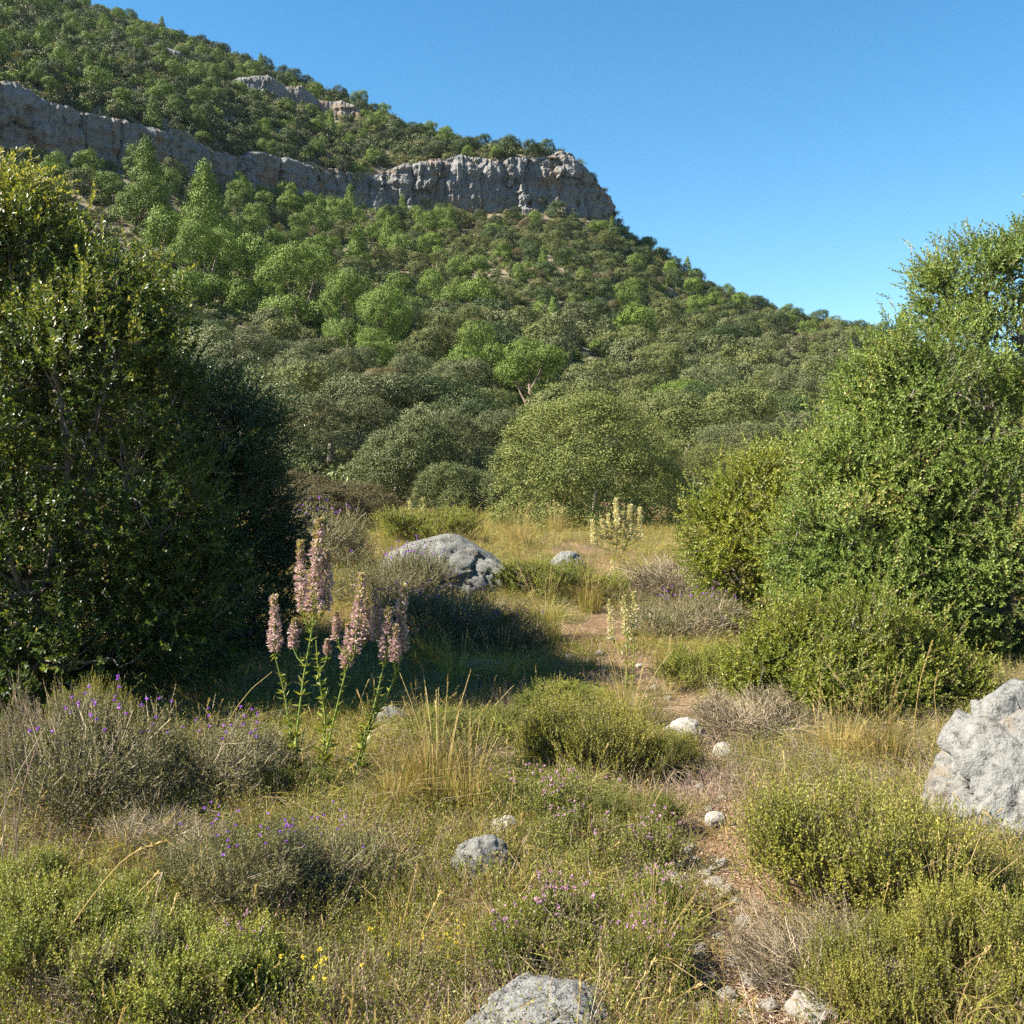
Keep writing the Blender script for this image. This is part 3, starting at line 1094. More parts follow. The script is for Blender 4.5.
# ------------------------------------------------------------------ rocks
def rock_mesh(name, seed, dims, mat, sub=5, rough=.16, cells=1.6, cell_amp=.10, cuts=5, flat=.35, tilt=0.0):
    bm = bmesh.new()
    bmesh.ops.create_icosphere(bm, subdivisions=sub, radius=1)
    V = np.array([v.co[:] for v in bm.verts])
    Fc = np.array([[v.index for v in f.verts] for f in bm.faces])
    bm.free()
    rng = np.random.default_rng(seed)
    D = nrm(V)
    r = 1 + fbm(D * 1.1 + seed, 3, seed) * rough * 1.6 + fbm(D * 3 + seed, 4, seed + 1) * rough * .5
    w1, w2, cid = worley(D * cells + fbm(D * 2.5, 2, seed)[..., None] * .3 + seed, seed)
    r = r + (cid - .5) * cell_amp - cell_amp * .8 * np.exp(-((w2 - w1) / .06) ** 2)
    P = D * r[:, None]
    for _ in range(cuts):                                     # broken flat faces
        n = nrm(rng.normal(size=3) + np.array([0, -.2, .25]))
        dd = rng.uniform(.72, .95)
        e = P @ n - dd
        P = P - np.where(e > 0, e * .82, 0)[:, None] * n
    P = P + D * (fbm(D * 9, 4, seed + 5) * .030 + fbm(D * 26, 3, seed + 6) * .010)[:, None]
    P[:, 2] = np.where(P[:, 2] < -flat, -flat + (P[:, 2] + flat) * .2, P[:, 2])
    P = P * np.asarray(dims)
    P[:, 2] += P[:, 0] * tilt
    g = Geo()
    g.add(P, Fc)
    return g.mesh(name, [M[mat]], True)

def rock(name, label, px, row, y, dims, seed, mat='rock', sub=5, rz=0, sink=.3, cat='rock', group=None, **kw):
    p = P3(px, row, y)
    o = link(name, rock_mesh(name, seed, dims, mat, sub, **kw), (p[0], y, Hs(p[0], y) + dims[2] * sink))
    o.rotation_euler = (0, 0, rz)
    return tag(o, label, cat, group)

rock('boulder', 'big pale cracked limestone boulder beside the yellow-green shrub', 1040, 800, 4.45, (.54, .42, .47), 15, 'rock', 6, .3, .30, 'boulder', rough=.17, cells=3.0, cell_amp=.20, cuts=2, tilt=.22)
rock('boulder', 'long lichen-spotted grey boulder lying in the meadow grass', 453, 590, 13.0, (1.08, .8, .72), 31, 'lichen_rock', 6, 0, .12, 'boulder', rough=.17, cells=3.4, cell_amp=.07, cuts=6, tilt=-.12)
rock('rock', 'smaller pale rock in the meadow beyond the long boulder', 567, 575, 16.2, (.33, .25, .26), 8, 'rock', 5, .4, .2, rough=.15)
rock('rock', 'whitish rock poking up at the very bottom edge of the view', 549, 1036, 2.86, (.245, .18, .135), 17, 'rock', 6, .2, .1, rough=.16, cells=2, cell_amp=.10)
rock('rock', 'dark grey banded stone in the short herbs', 487, 890, 3.95, (.13, .10, .095), 23, 'lichen_rock', 5, .3, .5, rough=.14, cells=2.5, cell_amp=.09)
rock('rock', 'rounded grey-white stone just behind the dark banded stone', 505, 847, 4.4, (.072, .06, .055), 44, 'palestone', 5, .8, .6)
rock('rock', 'flat pale stone on the path below the low yellow-green shrubs', 685, 741, 6.05, (.13, .10, .085), 51, 'palestone', 5, .1, .6)
rock('rock', 'small tan stone next to the flat pale path stone', 723, 756, 5.75, (.075, .06, .05), 52, 'palestone', 4, 1.1, .6)
rock('stone', 'rounded pale stone lying on bare path soil', 715, 838, 4.5, (.052, .045, .042), 61, 'palestone', 4, .3, .6, 'stone')
SM = [(690, 853, .030), (706, 876, .022), (716, 888, .036), (712, 872, .018), (728, 893, .024), (672, 884, .036), (652, 874, .040), (624, 876, .026), (640, 880, .022), (812, 1019, .055), (700, 868, .015), (735, 905, .02),
      (680, 868, .018), (664, 760, .02), (758, 770, .025), (735, 745, .03), (770, 1010, .025), (745, 1016, .018), (705, 1010, .022), (720, 900, .016), (655, 690, .03), (600, 655, .035), (630, 642, .03), (570, 660, .04), (690, 690, .028), (695, 862, .02), (722, 866, .024), (706, 900, .022), (742, 925, .026), (718, 940, .02), (700, 955, .03), (735, 965, .022), (752, 985, .034), (712, 980, .02), (728, 1000, .028), (690, 930, .018), (708, 812, .022), (722, 800, .02), (700, 790, .026), (640, 668, .03), (668, 700, .026), (612, 640, .03), (655, 655, .034), (676, 668, .022)]
smr = [rock_mesh('stone', 70 + i, (1, .85, .7), 'palestone', 4, rough=.18, cuts=4) for i in range(4)]
for i, (px, row, r) in enumerate(SM):
    p = gpt(px, row)
    o = link('stone', smr[i % 4], (p[0], p[1], p[2] + r * .5))
    o.scale = (r * 1.3, r * 1.3, r * 1.2)
    o.rotation_euler = (0, 0, i * 1.7)
    lab = 'pale stone sunk in bare soil at the bottom edge of the path' if i == 9 else ('small pale stone scattered on the stony path' if row > 800 else 'small weathered stone among dry grass on the upper path')
    tag(o, lab, 'stone', 'small stones on the lower path' if row > 800 else 'small stones on the upper path')
    if i == 9:
        del o['group']
rock('rock', 'shaded rounded rock behind the pink flower stems', 392, 716, 6.4, (.12, .10, .09), 81, 'lichen_rock', 5, .3, .3)
rock('rock', 'low shaded stone below the long boulder', 484, 668, 8.2, (.22, .15, .09), 83, 'lichen_rock', 5, .3, .3)

# ------------------------------------------------------------------ big near shrubs and trees
def limb(g, rng, a, b, r0, r1, wob=.08, n=6, mat=0):
    a, b = np.asarray(a, float), np.asarray(b, float)
    t = np.linspace(0, 1, n)[:, None]
    ln_ = np.linalg.norm(b - a)
    p = a * (1 - t) + b * t + rng.normal(0, wob * ln_ * .35, (n, 3)) * np.sin(t * PI) + np.array([0, 0, -.10]) * np.sin(t * PI) * ln_ * .5
    tube(g, p, np.linspace(r0, r1, n), 5, mat, .5)
    return p

def big_shrub(name, label, cat, base, lobes, nspr, k, L, W, mat, ln=.16, seed=1, spread=58, depth=.14, amp=.2, fq=3, trunks=3, bare=60, spikes=0, down=-.75, tr=.06, sunny=None):
    """trunk(s), limbs and twigs that carry leafy shoots; lobes relative to the base point"""
    rng = np.random.default_rng(seed)
    o = thing(name, label, cat, base)
    lobes = np.asarray(lobes, float)
    gc, gt = Geo(), Geo()
    mc = max(6, int(nspr * .72 / 26))
    Pc, Nc = lobe_points(rng, lobes, mc, down, amp, fq, depth * 1.1, .78, seed)
    ci = rng.integers(0, mc, int(nspr * .72))
    csz = rng.uniform(.6, 1.35, mc)
    Pa = Pc[ci] + rng.normal(0, ln * .62, (len(ci), 3)) * csz[ci][:, None]
    Na = nrm(Nc[ci] + nrm(Pa - Pc[ci]) * .6)
    Pb, Nb = lobe_points(rng, lobes, nspr - len(ci), down, amp, fq, depth, .78, seed)
    P, N = np.concatenate([Pa, Pb]), np.concatenate([Na, Nb])
    P[:, 2] = np.maximum(P[:, 2], .03)
    A = nrm(N * .9 + rsph(rng, nspr) * .6 + np.array([0, 0, .28]))
    tone = np.clip(.5 + fbm(P * 1.3, 3, seed + 2) * .55 + rng.normal(0, .12, nspr), .05, .95)
    if sunny:                                                # sunlit crown top painted into leaf tone by height, with paler young shoots
        tone = np.clip(tone + sunny[2] * np.clip((P[:, 2] - sunny[0]) / (sunny[1] - sunny[0]), 0, 1), .05, .97)
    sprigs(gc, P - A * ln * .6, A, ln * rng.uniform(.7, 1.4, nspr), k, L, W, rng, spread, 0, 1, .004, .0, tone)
    if spikes:                                               # long shoots standing clear of the outline
        ii = rng.choice(nspr, spikes)
        for q in ii:
            d = nrm(N[q] * .5 + np.array([0, 0, .9]) + rng.normal(0, .25, 3))
            m = rng.integers(3, 6)
            pts = P[q] + d[None] * np.arange(m)[:, None] * ln * .55
            aa = nrm(np.repeat(d[None], m, 0) + rng.normal(0, .3, (m, 3)))
            sprigs(gc, pts, aa, ln * .8, k, L, W, rng, spread, 0, 1, .004, 0, np.full(m, min(.95, tone[q] + .1)))
    roots = [np.array([lobes[:, 0].mean() * .5 + rng.uniform(-.1, .1), lobes[:, 1].mean() * .5 + rng.uniform(-.08, .08), -.1]) for _ in range(trunks)]
    for z in roots:
        limb(gt, rng, z, z + np.array([rng.normal(0, .05), rng.normal(0, .05), .45]), tr, tr * .8, .05)
    tk = link('trunk', gt.mesh('trunk', [M['bark']], True), parent=o)
    for q in lobes:
        gt = Geo()
        c = q[:3]
        r = roots[int(np.argmin([np.linalg.norm(c[:2] - z[:2]) for z in roots]))]
        path = limb(gt, rng, r, c, tr * .8, tr * .3, .12)
        for _ in range(7):
            e = c + rsph(rng, 1)[0] * q[3:6] * rng.uniform(.6, .95)
            p2 = limb(gt, rng, path[rng.integers(3, 6)], e, tr * .25, tr * .06, .15, 5)
        link('branch', gt.mesh('branch', [M['bark']], True), parent=tk)
    gt = Geo()
    ii = rng.choice(nspr, bare, replace=bare > nspr)
    for q in ii:                                             # bare grey twigs under the leaves
        e = P[q]
        s = e - N[q] * rng.uniform(.2, .5) + rng.normal(0, .12, 3)
        limb(gc, rng, s, e, .006, .002, .2, 4, 2)
    link('crown', gc.mesh('crown', [M[mat], M['twig'], M['bark']]), parent=o)
    return o

def L3(base, px, row, y, wpx, hpx):
    """a lobe of wpx x hpx seen at depth y, relative to base"""
    p = P3(px, row, y) - base
    return (p[0], p[1], p[2], wpx * y / F / 2, wpx * y / F / 2 * .95, hpx * y / F / 2)

b = np.array([-3.6, 7.6, Hs(-3.6, 7.6)])
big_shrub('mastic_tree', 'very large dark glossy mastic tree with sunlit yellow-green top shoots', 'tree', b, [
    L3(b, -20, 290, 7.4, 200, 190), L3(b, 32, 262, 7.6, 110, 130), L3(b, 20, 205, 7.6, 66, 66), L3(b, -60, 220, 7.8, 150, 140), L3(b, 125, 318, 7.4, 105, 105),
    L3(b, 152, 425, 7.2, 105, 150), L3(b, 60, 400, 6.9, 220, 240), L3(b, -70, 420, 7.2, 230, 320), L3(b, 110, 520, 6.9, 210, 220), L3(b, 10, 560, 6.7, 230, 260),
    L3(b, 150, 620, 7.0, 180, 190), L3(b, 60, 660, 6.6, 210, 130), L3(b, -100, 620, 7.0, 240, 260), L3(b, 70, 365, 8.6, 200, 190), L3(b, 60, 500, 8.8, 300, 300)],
    19000, 13, .043, .0205, 'mastic', .17, 3, depth=.16, amp=.26, trunks=4, bare=260, spikes=110, sunny=(2.1, 3.6, .40))
b = np.array([-2.45, 8.9, Hs(-2.45, 8.9)])
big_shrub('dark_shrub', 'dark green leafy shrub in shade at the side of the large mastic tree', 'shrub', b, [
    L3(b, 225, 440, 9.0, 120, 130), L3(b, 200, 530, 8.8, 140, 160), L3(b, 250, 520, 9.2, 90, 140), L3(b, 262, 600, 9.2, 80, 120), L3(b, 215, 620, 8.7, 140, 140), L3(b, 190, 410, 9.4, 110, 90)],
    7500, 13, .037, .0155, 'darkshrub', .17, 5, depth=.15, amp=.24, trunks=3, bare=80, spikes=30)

b = np.array([4.45, 9.6, Hs(4.45, 9.6)])
big_shrub('kermes_oak_tree', 'tall rounded evergreen tree with open airy top rising behind the boulder', 'tree', b, [
    L3(b, 985, 285, 9.8, 95, 100), L3(b, 945, 300, 9.8, 75, 90), L3(b, 1030, 275, 9.8, 110, 110), L3(b, 985, 268, 9.8, 56, 50), L3(b, 1000, 370, 9.4, 170, 150), L3(b, 930, 400, 9.2, 150, 150),
    L3(b, 1010, 470, 9.0, 190, 190), L3(b, 1080, 360, 9.6, 160, 200), L3(b, 940, 520, 8.9, 150, 170), L3(b, 1020, 580, 8.7, 180, 180), L3(b, 950, 610, 8.9, 150, 130), L3(b, 1090, 540, 9.0, 180, 260)],
    14500, 13, .037, .017, 'oakleaf', .16, 7, depth=.15, amp=.26, trunks=3, bare=160, spikes=12)
b = np.array([3.35, 9.4, Hs(3.35, 9.4)])
big_shrub('kermes_oak_shrub', 'broad mid green kermes oak shrub leaning against the tall evergreen tree', 'shrub', b, [
    L3(b, 870, 418, 9.7, 76, 88), L3(b, 890, 400, 9.5, 100, 110), L3(b, 860, 470, 9.3, 130, 130), L3(b, 900, 500, 9.1, 140, 150), L3(b, 850, 545, 9.0, 140, 130), L3(b, 890, 600, 8.8, 150, 120), L3(b, 835, 590, 9.0, 110, 90)],
    9500, 13, .037, .017, 'oakleaf', .16, 9, depth=.15, amp=.24, trunks=3, bare=100, spikes=14)
b = np.array([2.6, 10.6, Hs(2.6, 10.6)])
big_shrub('mastic_shrub', 'yellowish green mastic shrub at the edge of the meadow path', 'shrub', b, [
    L3(b, 740, 530, 10.6, 100, 110), L3(b, 775, 500, 10.7, 110, 100), L3(b, 815, 500, 10.8, 100, 110), L3(b, 790, 550, 10.3, 120, 100), L3(b, 735, 570, 10.4, 80, 70), L3(b, 830, 545, 10.5, 90, 100)],
    6500, 12, .040, .017, 'brightleaf', .16, 11, depth=.15, amp=.24, trunks=3, bare=60, spikes=50)
b = np.array([2.35, 7.0, Hs(2.35, 7.0)])
big_shrub('kermes_oak_shrub', 'low bright green spreading shrub in front of the broad kermes oak', 'shrub', b, [
    L3(b, 800, 660, 7.0, 110, 100), L3(b, 860, 645, 7.1, 120, 100), L3(b, 760, 680, 7.0, 70, 70), L3(b, 830, 690, 6.7, 120, 90), L3(b, 900, 670, 7.0, 110, 100), L3(b, 885, 700, 6.7, 100, 80), L3(b, 940, 690, 7.0, 100, 80)],
    7500, 12, .026, .012, 'brightleaf', .11, 13, depth=.16, amp=.28, trunks=3, bare=120, spikes=70, tr=.02)

# ------------------------------------------------------------------ dwarf shrubs of the heath
def dwarf(seed, n, w, h, k, L, W, ln, mats, twigs=260, upright=.9, blossom=None, nb=0, amp=.3, depth=.25):
    """returns (foliage, stems, blossoms) meshes of a dome-shaped dwarf shrub"""
    rng = np.random.default_rng(seed)
    lobes = [(0, 0, h * .35, w * .42, w * .42, h * .55)]
    for i in range(7):
        a = rng.uniform(0, 6.28)
        rr = w * rng.uniform(.18, .36)
        lobes.append((rr * math.cos(a), rr * math.sin(a), h * rng.uniform(.25, .6), w * rng.uniform(.12, .2), w * rng.uniform(.12, .2), h * rng.uniform(.25, .42)))
    gf, gs, gb = Geo(), Geo(), Geo()
    mc = max(8, int(n * .8 / 17))
    Pc, Nc = lobe_points(rng, lobes, mc, -.15, amp, 4, depth, .75, seed)
    Pc = Pc * (1 + rng.normal(0, .09, (mc, 1)))
    ci = rng.integers(0, mc, int(n * .8))
    Pa = Pc[ci] + rng.normal(0, .034 * w / .7, (len(ci), 3))
    Na = nrm(Nc[ci] + nrm(Pa - Pc[ci]) * .7)
    Pb, Nb = lobe_points(rng, lobes, n - len(ci), -.15, amp, 4, depth, .75, seed)
    P, N = np.concatenate([Pa, Pb]), np.concatenate([Na, Nb])
    P[:, 2] = np.maximum(P[:, 2], .015)
    A = nrm(N * .6 + rsph(rng, n) * .45 + np.array([0, 0, upright]))
    tone = np.clip(.5 + fbm(P * 5 / w, 2, seed) * .5 + rng.normal(0, .15, n), .03, .97)
    sprigs(gf, P - A * ln * .5, A, ln * rng.uniform(.6, 1.5, n), k, L, W, rng, 52, 0, 1, .0022, 0, tone)
    ii = rng.integers(0, n, twigs)
    e = P[ii] + rng.normal(0, .02, (twigs, 3))
    f = rng.uniform(.25, .8, twigs)[:, None]
    s = e * f + np.array([0, 0, -.02]) + rng.normal(0, .05 * w, (twigs, 3))
    m = (s + e) / 2 + rng.normal(0, .05 * w, (twigs, 3))
    strips(gs, s, m, e, rng.uniform(.002, .0042, twigs), 0, rng.uniform(0, 1, twigs), .25)
    if blossom:
        top = np.argsort(-P[:, 2] - rng.uniform(0, h * .5, n))[:nb]
        for q in top:
            c = P[q] + np.array([0, 0, ln * .5])
            kk = 14
            d = rsph(rng, kk)
            leaves(gb, np.repeat(c[None], kk, 0), d, rsph(rng, kk), .009, .006, 0, rng.uniform(0, 1, kk))
    return gf.mesh('foliage', [M[mats[0]], M[mats[1]]]), gs.mesh('stem', [M[mats[1]]]), (gb.mesh('blossoms', [M[blossom]]) if blossom else None)

DW = {
    'thyme': [dwarf(201 + i, 2600, .8, .42, 11, .013, .0050, .075, ('thyme', 'greytwig'), 500, .5, 'purple', 28) for i in range(2)],
    'grey': [dwarf(211 + i, 1500, .7, .36, 9, .012, .0038, .075, ('grey', 'greytwig'), 900, .3) for i in range(2)],
    'bright': [dwarf(221 + i, 1700, .6, .34, 13, .016, .0075, .075, ('brightleaf', 'twig'), 300, 1.0) for i in range(3)],
    'yellow': [dwarf(231 + i, 2400, .8, .42, 13, .014, .0065, .085, ('yellowleaf', 'twig'), 400, 1.0) for i in range(3)],
    'herb': [dwarf(241 + i, 1000, .6, .2, 10, .014, .0058, .07, ('herb', 'twig'), 220, 1.1, 'pinkpetal', 42, depth=.35) for i in range(3)],
    'yherb': [dwarf(251, 700, .6, .24, 10, .012, .0045, .08, ('herb', 'twig'), 220, 1.1, 'yellowpetal', 16, depth=.35)],
    'green': [dwarf(261 + i, 1700, .8, .5, 12, .019, .008, .1, ('herb', 'twig'), 260, 1.0) for i in range(2)],
}
BASEW = {'thyme': (.8, .42), 'grey': (.7, .36), 'bright': (.6, .34), 'yellow': (.8, .42), 'herb': (.6, .2), 'yherb': (.6, .24), 'green': (.8, .5)}
DNAME = {'thyme': 'thyme_shrub', 'grey': 'dead_shrub', 'bright': 'dwarf_shrub', 'yellow': 'dwarf_shrub', 'herb': 'pink_flowering_herb', 'yherb': 'yellow_flowering_herb', 'green': 'dwarf_shrub'}
dcount = {}
def put_dwarf(kind, px, row, wpx, hpx, label, group=None, blossoms=True):
    p = gpt(px, row)
    i = dcount[kind] = dcount.get(kind, -1) + 1
    f, s, bl = DW[kind][i % len(DW[kind])]
    o = thing(DNAME[kind], label, 'herb' if 'herb' in kind else 'shrub', (p[0], p[1], p[2] - .02), i * 1.3 + px * .01, group)
    bw, bh = BASEW[kind]
    sw = wpx * p[1] / F / bw
    o.scale = (sw, sw, hpx * p[1] / F / bh)
    link('foliage', f, parent=o)
    link('stem', s, parent=o)
    if bl and blossoms:
        link('blossoms', bl, parent=o)
    return o

put_dwarf('thyme', 95, 815, 220, 105, 'large grey-green thyme shrub with purple flowers under the mastic tree')
put_dwarf('thyme', 205, 800, 190, 82, 'grey-green thyme shrub with violet blossoms beside the pink flower stems')
put_dwarf('grey', 60, 790, 130, 100, 'grey leafless shrub half inside the large thyme shrub')
put_dwarf('yellow', 95, 760, 90, 75, 'yellow-tipped little shrub standing before the dark mastic foliage')
put_dwarf('thyme', 235, 905, 190, 85, 'grey-brown wiry thyme shrub between thyme and yellow-flowered herbs')
put_dwarf('grey', 160, 860, 130, 60, 'small dead wiry shrub at the foot of the thyme', None)
put_dwarf('green', 60, 985, 190, 100, 'leafy green dwarf shrub in the corner below the thyme')
put_dwarf('green', 165, 1010, 190, 95, 'leafy green dwarf shrub growing along the bottom edge')
put_dwarf('green', 15, 905, 120, 60, 'shaded green dwarf shrub at the edge below the dead twigs')
put_dwarf('green', 130, 930, 120, 50, 'low shaded dwarf shrub in the dip between thyme and bright shrubs')
put_dwarf('grey', 110, 1000, 150, 80, 'grey wiry twigs tangled between the leafy green dwarf shrubs')
put_dwarf('herb', 215, 985, 130, 55, 'pink-dotted herb mat beside the leafy green dwarf shrubs')
put_dwarf('bright', 250, 1000, 130, 70, 'small bright green shrub beside the yellow-flowered herb')
put_dwarf('yherb', 340, 1010, 190, 75, 'yellow-flowered herb patch at the bottom edge next to the pale rock')
put_dwarf('yherb', 420, 1000, 110, 60, 'small yellow-flowered herb touching the pale rock')
put_dwarf('thyme', 320, 890, 150, 70, 'straw-coloured thyme shrub between flower stems and dark banded stone')
put_dwarf('green', 300, 800, 90, 40, 'leafy green herb cushion around the base of the pink flower stems')
put_dwarf('yellow', 590, 775, 150, 82, 'low yellow-green dwarf shrub in the middle of the clearing')
put_dwarf('yellow', 555, 770, 90, 70, 'small yellow-green dwarf shrub edged by the tree shadow')
put_dwarf('yellow', 660, 775, 90, 46, 'low yellowish cushion shrub behind the flat pale stone')
put_dwarf('yellow', 850, 905, 240, 130, 'broad yellow-green dwarf shrub next to the big pale boulder')
put_dwarf('yellow', 930, 900, 150, 100, 'yellow-green dwarf shrub growing against the boulder')
put_dwarf('yellow', 970, 1000, 190, 110, 'yellow-green shrub at the corner below the boulder')
put_dwarf('grey', 825, 985, 190, 85, 'tangle of dead grey twigs at the foot of the broad yellow-green shrub')
put_dwarf('grey', 760, 740, 150, 50, 'dry grey twig tangle at the front of the low bright shrub')
put_dwarf('yellow', 880, 1010, 170, 90, 'yellow-green dwarf shrub among the dead twigs at the bottom edge')
put_dwarf('herb', 590, 960, 190, 60, 'pink-flowered herb mat behind the pale bottom rock')
put_dwarf('herb', 520, 960, 130, 55, 'pink-flowered herb mat in front of the dark banded stone')
put_dwarf('herb', 645, 990, 110, 60, 'pink-flowered herb mat beside the bare path soil')
put_dwarf('herb', 640, 930, 130, 50, 'pink-flowered herb mat close to the small path stones')
put_dwarf('herb', 610, 860, 150, 44, 'pinkish herb mat in the middle of the clearing')
put_dwarf('herb', 560, 815, 150, 40, 'faded pink herb mat below the yellow-green dwarf shrub')
put_dwarf('green', 640, 835, 90, 50, 'green grassy herb clump at the edge of the stony path')
put_dwarf('thyme', 440, 645, 150, 58, 'purplish brown heather-like shrub in front of the long boulder')
put_dwarf('thyme', 400, 610, 130, 62, 'grey thyme shrub at the shaded end of the long boulder')
put_dwarf('thyme', 500, 655, 110, 44, 'thyme shrub at the low end of the long boulder')
put_dwarf('green', 560, 600, 130, 40, 'yellowish green cushion shrub below the smaller pale rock')
put_dwarf('grey', 680, 600, 120, 50, 'dry reddish twig shrub beside the meadow path')
put_dwarf('thyme', 690, 640, 130, 50, 'dry thyme cushion at the front of the yellowish mastic shrub')
put_dwarf('green', 430, 545, 110, 40, 'low green shrub behind the long boulder')
put_dwarf('thyme', 320, 570, 130, 60, 'grey-brown thyme shrub at the border of the dark shrub')
put_dwarf('green', 700, 690, 90, 45, 'small green cushion shrub beside the path')
put_dwarf('green', 470, 745, 130, 40, 'shaded green cushion shrub behind the tall grass tuft')
put_dwarf('green', 560, 715, 120, 30, 'shaded low green cushion in the tree shadow')

# ------------------------------------------------------------------ ground cover
def tuft_mesh(seed, n, h, spread, w, mats, split=.5, lean=.35, stems=0, sh=0.0):
    rng = np.random.default_rng(seed)
    g = Geo()
    a = rng.uniform(0, 6.28, n)
    r = spread * np.sqrt(rng.uniform(0, 1, n))
    P0 = np.stack([r * np.cos(a), r * np.sin(a), np.full(n, -.01)], -1)
    hh = h * rng.uniform(.45, 1.15, n)
    a2 = a + rng.normal(0, .9, n)
    le = np.abs(rng.normal(0, lean, n)) + .08
    d = np.stack([np.cos(a2), np.sin(a2), 0 * a2], -1)
    P1 = P0 + d * (le * hh * .35)[:, None] + np.array([0, 0, 1]) * (hh * .62)[:, None]
    P2 = P0 + d * (le * hh * 1.15)[:, None] + np.array([0, 0, 1]) * (hh * (1 - .35 * le))[:, None]
    m = rng.random(n) < split
    for k in (0, 1):
        q = m == bool(k)
        if q.any():
            strips(g, P0[q], P1[q], P2[q], w * rng.uniform(.6, 1.3, q.sum()), k, rng.uniform(0, 1, q.sum()))
    for i in range(stems):
        aa = rng.uniform(0, 6.28)
        dd = np.array([math.cos(aa), math.sin(aa), 0])
        ll = abs(rng.normal(0, .22)) + .05
        t = np.linspace(0, 1, 6)[:, None]
        pp = dd * spread * .4 + dd * ll * sh * t ** 2 + np.array([0, 0, sh * rng.uniform(.7, 1.05)]) * t
        tube(g, pp, np.linspace(w * .5, w * .3, 6), 3, 1, rng.uniform(.4, 1))
        kk = 14
        tt = rng.uniform(.84, 1.0, kk)[:, None]
        bp = pp[3] + (pp[5] - pp[3]) * ((tt - .6) / .4)
        leaves(g, bp, nrm((pp[5] - pp[4])[None] + rng.normal(0, .012, (kk, 3))), rsph(rng, kk), .018, .005, 1, rng.uniform(.4, 1, kk))
    return g.mesh('tuft', [M[mats[0]], M[mats[1]]])

def herb_mesh(seed, n, h, spread, L, W, mats, k=9):
    rng = np.random.default_rng(seed)
    g = Geo()
    a = rng.uniform(0, 6.28, n)
    r = spread * np.sqrt(rng.uniform(0, 1, n))
    P = np.stack([r * np.cos(a), r * np.sin(a), np.full(n, -.005)], -1)
    A = nrm(np.stack([np.cos(a) * .5, np.sin(a) * .5, np.ones(n)], -1) + rng.normal(0, .3, (n, 3)))
    sprigs(g, P, A, h * rng.uniform(.5, 1.2, n), k, L, W, rng, 55, 0, 1, .002)
    return g.mesh('herb', [M[mats[0]], M[mats[1]]])

def litter_mesh(seed, n, spread):
    rng = np.random.default_rng(seed)
    g = Geo()
    P = np.stack([rng.uniform(-spread, spread, n), rng.uniform(-spread, spread, n), rng.uniform(.004, .02, n)], -1)
    D = nrm(np.stack([rng.normal(size=n), rng.normal(size=n), rng.normal(0, .25, n)], -1))
    N = nrm(np.stack([rng.normal(0, .4, n), rng.normal(0, .4, n), np.ones(n)], -1))
    leaves(g, P, D, N, rng.uniform(.007, .026, n), rng.uniform(.002, .007, n), 0, rng.uniform(0, 1, n))
    return g.mesh('litter', [M['litter']])

def cover_points(rng, n, y0, y1, power=1.0, umax=.56):
    """points over the clearing, thinner with distance as seen"""
    t = rng.uniform(0, 1, n)
    y = y0 * (y1 / y0) ** (t ** power)
    x = rng.uniform(-1, 1, n) * (umax * (y + .6) + 1.7)
    return x, y

def path_w(x, y):
    """1 on the stony path, 0 away from it"""
    cx = np.interp(y, [2.5, 3.3, 4.5, 6, 9, 11, 14], [.75, .80, .88, 1.15, 1.0, 1.15, 1.2])
    w = np.interp(y, [2.5, 4.5, 9, 14], [.34, .31, .50, .42])
    n = fbm(np.stack([x * 1.6, y * 1.2, x * 0], -1), 3, 88)
    return np.clip(1.25 - np.abs(x - cx) / w + n * 2.0, 0, 1)

